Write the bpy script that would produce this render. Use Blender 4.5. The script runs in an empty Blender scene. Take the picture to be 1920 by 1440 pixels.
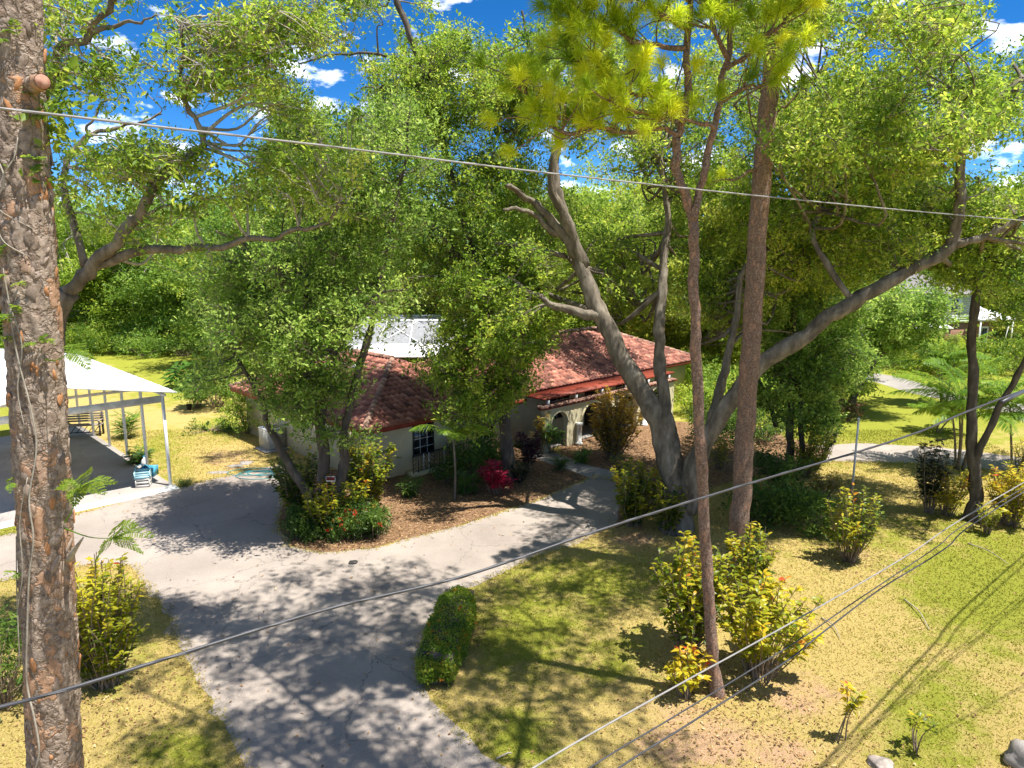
import bpy, math, random
import numpy as np
from mathutils import Vector

SC = bpy.context.scene
COL = SC.collection
R = math.radians

# ------------------------------------------------------------------ camera, sky, sun, exposure
CAM_H, PITCH, FPX = 10.3, R(10.7), 1321.0          # focal length in pixels of the 1920 px wide photograph
cd = bpy.data.cameras.new('camera'); cam = bpy.data.objects.new('camera', cd); COL.objects.link(cam)
cam.location = (0, 0, CAM_H); cam.rotation_euler = (math.pi/2 - PITCH, 0, 0)
cd.sensor_width = 36; cd.lens = 36*FPX/1920; cd.clip_start = 0.1; cd.clip_end = 3000
SC.camera = cam

SUN_EL, SUN_DIR = R(69), Vector((0.92, -0.39, 0)).normalized()     # the sun stands high, to the right and behind
w = bpy.data.worlds.new('World'); SC.world = w; w.use_nodes = True
nt = w.node_tree; nt.nodes.clear()
sky = nt.nodes.new('ShaderNodeTexSky'); sky.sky_type = 'NISHITA'; sky.sun_disc = False
sky.sun_elevation = SUN_EL; sky.sun_rotation = math.atan2(SUN_DIR.x, SUN_DIR.y)
sky.altitude = 0; sky.air_density = 0.42; sky.dust_density = 0.0; sky.ozone_density = 3.0
hs = nt.nodes.new('ShaderNodeHueSaturation'); hs.inputs['Saturation'].default_value = 1.32; hs.inputs['Value'].default_value = 1.0
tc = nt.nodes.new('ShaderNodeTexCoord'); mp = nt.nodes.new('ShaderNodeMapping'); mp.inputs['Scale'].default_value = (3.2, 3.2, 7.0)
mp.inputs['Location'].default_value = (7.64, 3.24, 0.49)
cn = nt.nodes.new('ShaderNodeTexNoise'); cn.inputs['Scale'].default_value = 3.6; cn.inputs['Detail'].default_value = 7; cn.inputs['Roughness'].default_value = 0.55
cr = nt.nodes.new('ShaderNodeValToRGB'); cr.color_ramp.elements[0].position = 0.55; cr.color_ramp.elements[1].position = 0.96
mx = nt.nodes.new('ShaderNodeMix'); mx.data_type = 'RGBA'; mx.inputs[7].default_value = (38, 37.2, 36.2, 1)  # clouds spread over the whole dome and overbrightened to add neutral fill light
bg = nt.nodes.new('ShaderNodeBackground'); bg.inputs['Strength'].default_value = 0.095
wo = nt.nodes.new('ShaderNodeOutputWorld')
L = nt.links.new
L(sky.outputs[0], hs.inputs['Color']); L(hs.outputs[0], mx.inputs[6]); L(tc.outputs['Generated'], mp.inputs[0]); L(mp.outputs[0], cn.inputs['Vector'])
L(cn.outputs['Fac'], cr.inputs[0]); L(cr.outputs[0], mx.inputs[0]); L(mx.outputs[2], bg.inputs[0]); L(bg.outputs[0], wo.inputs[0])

sl = bpy.data.lights.new('sun', 'SUN'); sl.energy = 4.4; sl.angle = R(0.5); sl.color = (1, 0.96, 0.89)
so = bpy.data.objects.new('sun', sl); COL.objects.link(so)
sv = SUN_DIR*math.cos(SUN_EL) + Vector((0, 0, math.sin(SUN_EL)))
so.rotation_euler = sv.to_track_quat('Z', 'Y').to_euler()
SC.view_settings.view_transform = 'Standard'; SC.view_settings.look = 'None'; SC.view_settings.gamma = 1
SC.view_settings.use_curve_mapping = False; SC.view_settings.exposure = 1.32
SC.cycles.max_bounces = 8; SC.cycles.diffuse_bounces = 4; SC.cycles.glossy_bounces = 2; SC.cycles.transmission_bounces = 5; SC.cycles.transparent_max_bounces = 6
SC.cycles.use_denoising = True

# ------------------------------------------------------------------ helpers
CP, SP = math.cos(PITCH), math.sin(PITCH)
def ray(px, py):
    a = (px-960)/FPX; b = (720-py)/FPX
    return np.array([a, CP + b*SP, -SP + b*CP])
def G(px, py, z=0.0):                       # where a line of sight meets the level z
    d = ray(px, py); t = (z-CAM_H)/d[2]
    return np.array([d[0]*t, d[1]*t, z])
def PY(px, py, Y):                          # the point of a line of sight at distance Y
    d = ray(px, py); t = Y/d[1]
    return np.array([d[0]*t, Y, CAM_H + d[2]*t])
def proj(p):
    p = np.asarray(p, float); q = p - np.array([0, 0, CAM_H])
    dep = q[..., 1]*CP - q[..., 2]*SP; up = q[..., 1]*SP + q[..., 2]*CP
    dep = np.where(np.abs(dep) < 1e-6, 1e-6, dep)
    return 960 + FPX*q[..., 0]/dep, 720 - FPX*up/dep, dep
def unit(v):
    v = np.asarray(v, float)
    return v/np.maximum(np.linalg.norm(v, axis=-1, keepdims=True), 1e-9)
def runit(rng, n): return unit(rng.normal(size=(n, 3)))

def tag(o, label=None, cat=None, group=None, kind=None):
    if label: o['label'] = label
    if cat: o['category'] = cat
    if group: o['group'] = group
    if kind: o['kind'] = kind
    return o
def empty(name, loc, label=None, cat=None, group=None, rz=0):
    o = bpy.data.objects.new(name, None); COL.objects.link(o); o.location = loc; o.rotation_euler[2] = rz
    o.empty_display_size = 0.2
    return tag(o, label, cat, group)
def link(name, me, parent=None, loc=None):
    o = bpy.data.objects.new(name, me); COL.objects.link(o)
    if parent is not None: o.parent = parent
    if loc is not None: o.location = loc
    return o

class Geo:
    """collects vertices and faces; build() links them as one mesh object"""
    def __init__(s): s.v = []; s.f = []; s.t = []; s.n = 0
    def add(s, v, *faces, tint=None):
        v = np.asarray(v, float)
        for f in faces:
            f = np.asarray(f, int)
            if f.size == 0: continue
            s.f.append(f + s.n)
            s.t.append(np.full(len(f), 0.5) if tint is None else np.broadcast_to(np.asarray(tint, float), (len(f),)))
        s.v.append(v); s.n += len(v)
        return s
    def box(s, lo, hi, tint=None):
        x0, y0, z0 = lo; x1, y1, z1 = hi
        v = [(x0,y0,z0),(x1,y0,z0),(x1,y1,z0),(x0,y1,z0),(x0,y0,z1),(x1,y0,z1),(x1,y1,z1),(x0,y1,z1)]
        return s.add(v, [(0,3,2,1),(4,5,6,7),(0,1,5,4),(1,2,6,5),(2,3,7,6),(3,0,4,7)], tint=tint)
    def prism(s, pts, z0, z1):                # convex or simple outline, extruded upwards
        n = len(pts); a = np.array([(p[0], p[1], z0) for p in pts]); b = np.array([(p[0], p[1], z1) for p in pts])
        side = [(i, (i+1) % n, n+(i+1) % n, n+i) for i in range(n)]
        s.add(np.vstack([a, b]), side); s.f.append(np.array([list(range(n, 2*n))]) + s.n - 2*n); s.t.append(np.array([0.5]))
        return s
    def xf(s, fn):
        s.v = [fn(v) for v in s.v]; return s
    def mesh(s, name, mat, smooth=False):
        v = np.vstack(s.v).astype(np.float32); me = bpy.data.meshes.new(name)
        tot = sum(f.size for f in s.f); nf = sum(len(f) for f in s.f)
        me.vertices.add(len(v)); me.vertices.foreach_set('co', v.ravel())
        me.loops.add(tot); me.polygons.add(nf)
        me.loops.foreach_set('vertex_index', np.concatenate([f.ravel() for f in s.f]).astype(np.int32))
        sizes = np.concatenate([np.full(len(f), f.shape[1]) for f in s.f])
        me.polygons.foreach_set('loop_start', np.concatenate([[0], np.cumsum(sizes)[:-1]]).astype(np.int32))
        if smooth: me.polygons.foreach_set('use_smooth', np.ones(nf, bool))
        at = me.attributes.new('tint', 'FLOAT', 'FACE'); at.data.foreach_set('value', np.concatenate(s.t).astype(np.float32))
        me.update(calc_edges=True)
        me.materials.append(mat)
        return me
    def build(s, name, mat, parent=None, smooth=False, loc=None):
        return link(name, s.mesh(name, mat, smooth), parent, loc)

def catmull(P, k=5):
    P = np.asarray(P, float)
    if len(P) < 3: return np.vstack([P[0] + (P[-1]-P[0])*t for t in np.linspace(0, 1, k+1)])
    Q = np.vstack([2*P[0]-P[1], P, 2*P[-1]-P[-2]]); out = []
    for i in range(1, len(Q)-2):
        for t in np.linspace(0, 1, k, endpoint=False):
            a, b, c, d = Q[i-1:i+3]
            out.append(0.5*((2*b) + (c-a)*t + (2*a-5*b+4*c-d)*t*t + (-a+3*b-3*c+d)*t**3))
    out.append(Q[-2]); return np.array(out)
def tube(path, rad, n=8, cap=True):
    path = np.asarray(path, float); m = len(path); rad = np.broadcast_to(np.asarray(rad, float), (m,))
    T = unit(np.gradient(path, axis=0))
    ref = np.array([0.0, 1.0, 0.12]) if abs(T[m//2][1]) < 0.9 else np.array([1.0, 0, 0.1])
    U = unit(np.cross(T, ref)); V = np.cross(T, U)
    a = np.linspace(0, 2*np.pi, n, endpoint=False)
    v = path[:, None] + rad[:, None, None]*(np.cos(a)[None, :, None]*U[:, None] + np.sin(a)[None, :, None]*V[:, None])
    i = np.arange(m-1)[:, None]*n; j = np.arange(n)[None]; j2 = (j+1) % n
    q = np.stack([i+j, i+j2, i+n+j2, i+n+j], -1).reshape(-1, 4)
    v = v.reshape(-1, 3)
    if not cap: return v, q, np.zeros((0, 3), int)
    v = np.vstack([v, path[:1], path[-1:]]); k = m*n; jj = np.arange(n)
    tri = np.vstack([np.stack([np.full(n, k), (jj+1) % n, jj], -1), np.stack([np.full(n, k+1), (m-1)*n+jj, (m-1)*n+(jj+1) % n], -1)])
    return v, q, tri
def bar(g, a, b, r, n=6, tint=None):
    v, q, t = tube(np.array([a, b], float), r, n); g.add(v, q, t, tint=tint); return g

def leaf_tris(p, d, nrm, Ln, Wd, fold=0.12):          # folded four-point leaves
    n = len(p); s = unit(np.cross(d, nrm)); up = np.cross(s, d); Ln = np.broadcast_to(Ln, (n,))[:, None]; Wd = np.broadcast_to(Wd, (n,))[:, None]
    mid = p + d*Ln*0.45 + up*Wd*fold*2
    v = np.stack([p, mid - s*Wd*0.5, p + d*Ln, mid + s*Wd*0.5], 1); v[:, 0] -= 0; v = v.reshape(-1, 3)
    b = np.arange(n)[:, None]*4
    f = np.concatenate([b + [[0, 1, 2]], b + [[0, 2, 3]]], 1).reshape(-1, 3)
    return v, f
def leaf_big(p, d, nrm, Ln, Wd, droop=0.18):           # six-point leaves, folded and drooping
    n = len(p); s = unit(np.cross(d, nrm)); up = np.cross(s, d)
    Ln = np.broadcast_to(Ln, (n,))[:, None]; Wd = np.broadcast_to(Wd, (n,))[:, None]; dn = np.array([[0, 0, -1.0]])
    m1 = p + d*Ln*0.35; m2 = p + d*Ln*0.72 + dn*Ln*droop*0.4; tip = p + d*Ln + dn*Ln*droop
    v = np.stack([p, m1 - s*Wd*0.48 + up*Wd*0.12, m2 - s*Wd*0.36 + up*Wd*0.1, tip, m2 + s*Wd*0.36 + up*Wd*0.1, m1 + s*Wd*0.48 + up*Wd*0.12, m1, m2], 1).reshape(-1, 3)
    b = np.arange(n)[:, None]*8
    T = [[0,1,6],[1,2,7],[1,7,6],[2,3,7],[0,6,5],[6,7,4],[6,4,5],[7,3,4]]
    return v, np.concatenate([b + [t] for t in T], 1).reshape(-1, 3)

def foliage(g, rng, clumps, dens, Ln, Wd, sub=14, flat=0.75, up=0.9, spread=1.0, twig=False):
    c = np.asarray(clumps, float); N = len(c)
    m = np.maximum(1, (dens*c[:, 3]**2/sub*rng.uniform(0.6, 1.4, N)).astype(int)); ci = np.repeat(np.arange(N), m); M = len(ci)
    d0 = runit(rng, M); rad = c[ci, 3]*rng.random(M)**(1/2.6)*rng.uniform(0.8, 1.5, N)[ci]
    stretch = np.stack([rng.uniform(0.75, 1.3, N), rng.uniform(0.75, 1.3, N), rng.uniform(0.5, 1.0, N)*flat/0.75], 1)
    pos = c[ci, :3] + d0*rad[:, None]*stretch[ci]
    tw = unit(d0*0.8 + rng.normal(size=(M, 3))*0.45 + [0, 0, 0.25])
    si = np.repeat(np.arange(M), sub); n = len(si)
    p = pos[si] + tw[si]*((rng.random(n)-0.5)*Ln*4.6*spread)[:, None] + rng.normal(size=(n, 3))*Ln*0.6*spread
    d = unit(tw[si]*0.55 + runit(rng, n)); nr = unit(runit(rng, n) + [0, 0, up])
    sc = np.exp(rng.normal(size=n)*0.3)*0.95
    v, f = leaf_tris(p, d, nr, Ln*sc, Wd*sc*rng.uniform(0.8, 1.15, n))
    t = np.clip(0.5 + 0.17*rng.normal(size=N)[ci][si] + 0.12*rng.normal(size=M)[si] + 0.15*rng.normal(size=n), 0, 1)
    g.add(v, f, tint=np.repeat(t, 2))
    if twig:
        sd = unit(np.cross(tw, runit(rng, M))); a = pos - tw*Ln*2.6 - d0*Ln*2.0; b = pos + tw*Ln*2.2
        g.add(np.stack([a - sd*0.006, a + sd*0.006, b], 1).reshape(-1, 3), np.arange(3*M).reshape(-1, 3), tint=2.0)
    return g

# ------------------------------------------------------------------ materials
def new_mat(name):
    m = bpy.data.materials.new(name); m.use_nodes = True; t = m.node_tree
    return m, t, t.nodes['Principled BSDF'], t.nodes['Material Output']
def node(t, typ, **kw):
    n = t.nodes.new(typ)
    for k, v in kw.items(): setattr(n, k, v)
    return n
def ramp(t, fac, stops):
    r = t.nodes.new('ShaderNodeValToRGB'); e = r.color_ramp.elements
    while len(e) < len(stops): e.new(0.5)
    for x, (p, c) in zip(e, stops): x.position = p; x.color = (*c, 1)
    t.links.new(fac, r.inputs[0]); return r.outputs[0]
def tex(t, kind, scale, detail=4, rough=0.6, coord='Object', stretch=None, dist=0, feature=None):
    c = node(t, 'ShaderNodeTexCoord'); src = c.outputs[coord]
    if stretch:
        mpn = node(t, 'ShaderNodeMapping'); mpn.inputs['Scale'].default_value = stretch; t.links.new(src, mpn.inputs[0]); src = mpn.outputs[0]
    n = node(t, 'ShaderNodeTexNoise' if kind == 'noise' else 'ShaderNodeTexVoronoi')
    n.inputs['Scale'].default_value = scale
    if kind == 'noise':
        n.inputs['Detail'].default_value = detail; n.inputs['Roughness'].default_value = rough; n.inputs['Distortion'].default_value = dist
    elif feature: n.feature = feature
    t.links.new(src, n.inputs['Vector']); return n
def mixc(t, fac, a, b, mode='MIX'):
    m = node(t, 'ShaderNodeMix', data_type='RGBA', blend_type=mode)
    for i, x in ((0, fac), (6, a), (7, b)):
        if isinstance(x, (int, float)): m.inputs[i].default_value = x
        elif isinstance(x, tuple): m.inputs[i].default_value = (*x, 1)
        else: t.links.new(x, m.inputs[i])
    return m.outputs[2]
def bumpn(t, b, h, strength=0.4, dist=0.02):
    n = node(t, 'ShaderNodeBump'); n.inputs['Strength'].default_value = strength; n.inputs['Distance'].default_value = dist
    t.links.new(h, n.inputs['Height']); t.links.new(n.outputs[0], b.inputs['Normal'])
def attr(t, name='tint'):
    a = node(t, 'ShaderNodeAttribute'); a.attribute_name = name; return a.outputs['Fac']
def mat_leaf(name, stops, trans=0.5, rough=0.5, spec=0.28, glow=1.5):
    m, t, b, o = new_mat(name); at_ = attr(t); oi = node(t, 'ShaderNodeObjectInfo'); sh_ = node(t, 'ShaderNodeMath', operation='MULTIPLY_ADD'); t.links.new(oi.outputs['Random'], sh_.inputs[0]); sh_.inputs[1].default_value = 0.3; sh_.inputs[2].default_value = -0.15
    sm_ = node(t, 'ShaderNodeMath', operation='ADD'); t.links.new(at_, sm_.inputs[0]); t.links.new(sh_.outputs[0], sm_.inputs[1]); col = ramp(t, sm_.outputs[0], stops)
    gt_ = node(t, 'ShaderNodeMath', operation='GREATER_THAN'); t.links.new(at_, gt_.inputs[0]); gt_.inputs[1].default_value = 1.5; col = mixc(t, gt_.outputs[0], col, (0.22, 0.175, 0.125))
    t.links.new(col, b.inputs['Base Color']); b.inputs['Roughness'].default_value = rough; b.inputs['Specular IOR Level'].default_value = spec
    tr = node(t, 'ShaderNodeBsdfTranslucent'); hsn = node(t, 'ShaderNodeHueSaturation'); hsn.inputs['Value'].default_value = glow; hsn.inputs['Hue'].default_value = 0.493
    t.links.new(col, hsn.inputs['Color']); t.links.new(hsn.outputs[0], tr.inputs[0])
    mm = node(t, 'ShaderNodeMixShader'); mm.inputs[0].default_value = trans
    t.links.new(b.outputs[0], mm.inputs[1]); t.links.new(tr.outputs[0], mm.inputs[2]); t.links.new(mm.outputs[0], o.inputs[0]); return m
def mat_noise(name, stops, scale=5, rough=0.8, bump=0.3, bscale=None, detail=6, stretch=None, metal=0, spec=0.3, tinted=0.0, dist=0.02):
    m, t, b, o = new_mat(name); n = tex(t, 'noise', scale, detail, 0.65, stretch=stretch); col = ramp(t, n.outputs['Fac'], stops)
    if tinted:
        g = ramp(t, attr(t), [(0, (1-tinted,)*3), (1, (1+tinted,)*3)]); col = mixc(t, 1.0, col, g, 'MULTIPLY')
    t.links.new(col, b.inputs['Base Color']); b.inputs['Roughness'].default_value = rough; b.inputs['Metallic'].default_value = metal; b.inputs['Specular IOR Level'].default_value = spec
    if bump:
        n2 = tex(t, 'noise', bscale or scale*4, 5, 0.7, stretch=stretch); bumpn(t, b, n2.outputs['Fac'], bump, dist)
    return m

M = {}
M['oak'] = mat_leaf('oak_leaf', [(0, (0.06, 0.13, 0.014)), (0.4, (0.185, 0.30, 0.03)), (0.7, (0.35, 0.46, 0.05)), (1, (0.55, 0.58, 0.10))])
M['oak_dark'] = mat_leaf('oak_leaf_dark', [(0, (0.055, 0.12, 0.02)), (0.5, (0.18, 0.305, 0.04)), (1, (0.44, 0.56, 0.12))])
M['oak_yellow'] = mat_leaf('oak_leaf_yellow', [(0, (0.10, 0.16, 0.018)), (0.45, (0.25, 0.33, 0.035)), (0.8, (0.42, 0.45, 0.045)), (1, (0.50, 0.42, 0.06))])
M['wood_far'] = mat_leaf('woodland_leaf', [(0, (0.10, 0.18, 0.025)), (0.5, (0.25, 0.37, 0.048)), (1, (0.47, 0.53, 0.09))])
M['bright'] = mat_leaf('bright_leaf', [(0, (0.06, 0.13, 0.015)), (0.5, (0.14, 0.23, 0.022)), (1, (0.30, 0.36, 0.04))])
M['needle'] = mat_leaf('pine_needle', [(0, (0.16, 0.27, 0.02)), (0.5, (0.42, 0.53, 0.03)), (1, (0.70, 0.70, 0.045))], trans=0.55)
M['croton'] = mat_leaf('croton_leaf', [(0, (0.03, 0.07, 0.012)), (0.3, (0.09, 0.15, 0.015)), (0.55, (0.28, 0.30, 0.02)), (0.82, (0.52, 0.42, 0.025)), (1, (0.50, 0.13, 0.03))], rough=0.35)
M['croton_yellow'] = mat_leaf('croton_leaf_yellow', [(0, (0.07, 0.12, 0.012)), (0.25, (0.25, 0.28, 0.02)), (0.6, (0.50, 0.45, 0.03)), (0.88, (0.60, 0.40, 0.03)), (1, (0.55, 0.10, 0.03))], rough=0.35)
M['croton_gold'] = mat_leaf('croton_leaf_gold', [(0, (0.16, 0.13, 0.018)), (0.35, (0.42, 0.30, 0.04)), (0.75, (0.66, 0.42, 0.05)), (1, (0.68, 0.48, 0.10))], rough=0.4)
M['croton_dark'] = mat_leaf('croton_leaf_dark', [(0, (0.014, 0.026, 0.012)), (0.5, (0.045, 0.06, 0.02)), (0.85, (0.10, 0.07, 0.03)), (1, (0.22, 0.07, 0.04))], rough=0.35)
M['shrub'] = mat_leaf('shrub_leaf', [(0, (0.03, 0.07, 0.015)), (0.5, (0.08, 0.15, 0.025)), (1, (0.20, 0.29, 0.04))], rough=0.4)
M['hedge'] = mat_leaf('hedge_leaf', [(0, (0.05, 0.11, 0.012)), (0.5, (0.14, 0.24, 0.022)), (0.9, (0.34, 0.38, 0.04)), (1, (0.45, 0.25, 0.03))], rough=0.4)
M['ti_red'] = mat_leaf('ti_leaf_red', [(0, (0.12, 0.006, 0.02)), (0.6, (0.42, 0.015, 0.06)), (1, (0.62, 0.07, 0.13))], rough=0.35)
M['ti_purple'] = mat_leaf('ti_leaf_purple', [(0, (0.03, 0.01, 0.02)), (0.6, (0.10, 0.02, 0.035)), (1, (0.22, 0.05, 0.06))], rough=0.35)
M['palm'] = mat_leaf('palm_leaf', [(0, (0.05, 0.12, 0.015)), (0.5, (0.15, 0.27, 0.025)), (1, (0.36, 0.44, 0.04))], rough=0.4)
M['banana'] = mat_leaf('broad_leaf', [(0, (0.05, 0.13, 0.02)), (0.6, (0.11, 0.22, 0.03)), (1, (0.24, 0.36, 0.08))], rough=0.35)
M['flower'] = mat_leaf('flower_petal', [(0, (0.45, 0.02, 0.015)), (1, (0.75, 0.08, 0.03))])
M['litter'] = mat_leaf('dry_leaf', [(0, (0.09, 0.045, 0.02)), (0.4, (0.22, 0.12, 0.05)), (0.75, (0.42, 0.26, 0.11)), (1, (0.58, 0.44, 0.25))], trans=0.1, rough=0.8)
M['grass'] = mat_leaf('grass_blade', [(0, (0.14, 0.165, 0.018)), (0.35, (0.29, 0.28, 0.04)), (0.65, (0.47, 0.38, 0.12)), (1, (0.68, 0.52, 0.25))], trans=0.25, rough=0.7, spec=0.1)
M['oak_bark'] = mat_noise('oak_bark', [(0.25, (0.045, 0.036, 0.026)), (0.45, (0.12, 0.098, 0.072)), (0.62, (0.225, 0.19, 0.145)), (0.8, (0.38, 0.345, 0.285))], 3.2, 0.9, 1.0, 16, 8, (1, 1, 0.35), dist=0.03)
M['dark_bark'] = mat_noise('dark_bark', [(0.25, (0.03, 0.025, 0.02)), (0.55, (0.09, 0.072, 0.055)), (0.8, (0.20, 0.17, 0.13))], 4, 0.9, 0.9, 18, 8, (1, 1, 0.4))
M['pale_twig'] = mat_noise('pale_twig', [(0.3, (0.20, 0.17, 0.13)), (0.7, (0.42, 0.38, 0.31))], 6, 0.9, 0.3)
M['stem'] = mat_noise('stem', [(0.3, (0.12, 0.085, 0.05)), (0.7, (0.30, 0.23, 0.15))], 8, 0.85, 0.3)

def pine_bark(name, sc, dark, mid, lite, orange):
    m, t, b, o = new_mat(name)
    v = tex(t, 'voronoi', sc, stretch=(1, 1, 0.42)); v.inputs['Randomness'].default_value = 1
    ed = tex(t, 'voronoi', sc, stretch=(1, 1, 0.42), feature='DISTANCE_TO_EDGE')
    wpn = tex(t, 'noise', sc*1.1, 3, 0.6)
    for vn in (v, ed):
        src_ = vn.inputs['Vector'].links[0].from_socket; wa = node(t, 'ShaderNodeVectorMath', operation='MULTIPLY_ADD'); t.links.new(wpn.outputs['Color'], wa.inputs[0]); wa.inputs[1].default_value = (1.6/sc, 1.6/sc, 1.6/sc); t.links.new(src_, wa.inputs[2]); t.links.new(wa.outputs[0], vn.inputs['Vector'])
    n = tex(t, 'noise', sc*2.2, 8, 0.7); n3 = tex(t, 'noise', sc*0.5, 3, 0.6)
    base = ramp(t, n.outputs['Fac'], [(0.28, dark), (0.5, mid), (0.72, lite)])
    sep = node(t, 'ShaderNodeSeparateColor'); t.links.new(v.outputs['Color'], sep.inputs[0])
    pick = ramp(t, sep.outputs[0], [(0.70, (0, 0, 0)), (0.80, (1, 1, 1))])
    col = mixc(t, pick, base, mixc(t, 0.55, base, orange))
    crack = ramp(t, ed.outputs['Distance'], [(0.0, (1, 1, 1)), (0.09, (0, 0, 0))])
    col = mixc(t, crack, col, mixc(t, 0.4, base, dark))
    t.links.new(col, b.inputs['Base Color']); b.inputs['Roughness'].default_value = 0.92; b.inputs['Specular IOR Level'].default_value = 0.15
    ma = node(t, 'ShaderNodeMath', operation='ADD'); hh = ramp(t, ed.outputs['Distance'], [(0, (0, 0, 0)), (0.16, (1, 1, 1))]); t.links.new(hh, ma.inputs[0])
    mb = node(t, 'ShaderNodeMath', operation='MULTIPLY'); t.links.new(n.outputs['Fac'], mb.inputs[0]); mb.inputs[1].default_value = 0.9; t.links.new(mb.outputs[0], ma.inputs[1])
    bumpn(t, b, ma.outputs[0], 0.8, 0.014); return m
M['pine_near'] = pine_bark('pine_bark_near', 9, (0.09, 0.062, 0.045), (0.27, 0.205, 0.155), (0.43, 0.35, 0.285), (0.43, 0.225, 0.115))
M['pine_bark'] = pine_bark('pine_bark', 11, (0.07, 0.045, 0.034), (0.20, 0.132, 0.098), (0.38, 0.29, 0.23), (0.36, 0.20, 0.13))
M['bark_flake'] = mat_noise('bark_flake', [(0.3, (0.22, 0.10, 0.045)), (0.6, (0.46, 0.22, 0.095)), (0.8, (0.55, 0.36, 0.22))], 12, 0.9, 0.5, 40, tinted=0.3)
M['bark_scale'] = mat_noise('bark_scale', [(0.3, (0.13, 0.095, 0.07)), (0.55, (0.29, 0.22, 0.17)), (0.8, (0.45, 0.37, 0.305))], 14, 0.92, 0.6, 45, tinted=0.35)
M['cut_wood'] = mat_noise('cut_wood', [(0.3, (0.26, 0.11, 0.07)), (0.55, (0.42, 0.22, 0.15)), (0.8, (0.55, 0.38, 0.27))], 24, 0.8, 0.2)
M['stucco'] = mat_noise('cream_stucco', [(0.3, (0.48, 0.42, 0.26)), (0.7, (0.60, 0.54, 0.36))], 1.2, 0.9, 0.35, 60, dist=0.006)
M['fascia'] = mat_noise('red_fascia', [(0.3, (0.17, 0.027, 0.014)), (0.7, (0.25, 0.045, 0.02))], 3, 0.6, 0.1)
M['white'] = mat_noise('white_metal', [(0.3, (0.74, 0.74, 0.73)), (0.7, (0.84, 0.84, 0.83))], 2, 0.45, 0.05)
M['white_old'] = mat_noise('white_metal_worn', [(0.3, (0.50, 0.48, 0.44)), (0.6, (0.78, 0.77, 0.74))], 4, 0.6, 0.1)
M['black_iron'] = mat_noise('black_iron', [(0.3, (0.02, 0.02, 0.02)), (0.7, (0.06, 0.055, 0.05))], 8, 0.55, 0.1)
M['glass'] = mat_noise('dark_glass', [(0.3, (0.012, 0.014, 0.016)), (0.7, (0.03, 0.034, 0.036))], 1, 0.08, 0, spec=0.6)
M['dark_in'] = mat_noise('dark_interior', [(0.3, (0.04, 0.032, 0.025)), (0.7, (0.07, 0.055, 0.04))], 1, 0.9, 0)
def tile_mat(name, lo, mid, hi):
    m, t, b, o = new_mat(name); n = tex(t, 'noise', 2.2, 6, 0.7, coord='Object'); oi = node(t, 'ShaderNodeObjectInfo')
    a = ramp(t, n.outputs['Fac'], [(0.3, lo), (0.5, mid), (0.72, hi)])
    mulf = node(t, 'ShaderNodeMath', operation='ADD'); t.links.new(attr(t), mulf.inputs[0]); t.links.new(oi.outputs['Random'], mulf.inputs[1])
    fr = node(t, 'ShaderNodeMath', operation='FRACT'); t.links.new(mulf.outputs[0], fr.inputs[0])
    g = ramp(t, fr.outputs[0], [(0, (0.4, 0.36, 0.36)), (0.4, (0.85, 0.8, 0.8)), (0.8, (1.15, 1.1, 1.05)), (1, (1.45, 1.6, 1.6))])
    t.links.new(mixc(t, 1.0, a, g, 'MULTIPLY'), b.inputs['Base Color']); b.inputs['Roughness'].default_value = 0.85
    n2 = tex(t, 'noise', 30, 4); bumpn(t, b, n2.outputs['Fac'], 0.3, 0.01); return m
M['tile'] = tile_mat('roof_tile', (0.13, 0.048, 0.034), (0.30, 0.112, 0.075), (0.48, 0.26, 0.18))
M['cap'] = tile_mat('ridge_tile', (0.18, 0.08, 0.06), (0.30, 0.17, 0.12), (0.44, 0.32, 0.24))

def asphalt(name, c0, c1, c2):
    m, t, b, o = new_mat(name); n = tex(t, 'noise', 0.35, 6, 0.6); f = tex(t, 'noise', 45, 4, 0.8); st = tex(t, 'noise', 0.9, 5, 0.7)
    col = ramp(t, n.outputs['Fac'], [(0.3, c0), (0.55, c1), (0.75, c2)])
    fg = ramp(t, f.outputs['Fac'], [(0.3, (0.72, 0.71, 0.70)), (0.7, (1.22, 1.22, 1.22))]); col = mixc(t, 1.0, col, fg, 'MULTIPLY')
    so_ = ramp(t, st.outputs['Fac'], [(0.60, (0, 0, 0)), (0.74, (1, 1, 1))]); fc = node(t, 'ShaderNodeMath', operation='MULTIPLY'); t.links.new(so_, fc.inputs[0]); fc.inputs[1].default_value = 0.28
    col = mixc(t, fc.outputs[0], col, (0.36, 0.25, 0.17))
    tcn = node(t, 'ShaderNodeTexCoord'); wn = tex(t, 'noise', 1.6, 4, 0.6); ad = node(t, 'ShaderNodeVectorMath', operation='MULTIPLY_ADD'); t.links.new(wn.outputs['Color'], ad.inputs[0]); ad.inputs[1].default_value = (0.9, 0.9, 0); t.links.new(tcn.outputs['Object'], ad.inputs[2])
    vo = node(t, 'ShaderNodeTexVoronoi', feature='DISTANCE_TO_EDGE'); vo.inputs['Scale'].default_value = 0.33; t.links.new(ad.outputs[0], vo.inputs['Vector']); ck = ramp(t, vo.outputs['Distance'], [(0.0, (0.55, 0.55, 0.55)), (0.006, (0, 0, 0))]); col = mixc(t, ck, col, (0.06, 0.055, 0.05))
    t.links.new(col, b.inputs['Base Color']); b.inputs['Roughness'].default_value = 0.9; b.inputs['Specular IOR Level'].default_value = 0.2
    bumpn(t, b, f.outputs['Fac'], 0.5, 0.01); return m
M['drive'] = asphalt('driveway_asphalt', (0.245, 0.208, 0.178), (0.305, 0.262, 0.225), (0.36, 0.31, 0.268))
M['path'] = asphalt('walk_concrete', (0.22, 0.20, 0.18), (0.29, 0.265, 0.24), (0.35, 0.325, 0.295))
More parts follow.
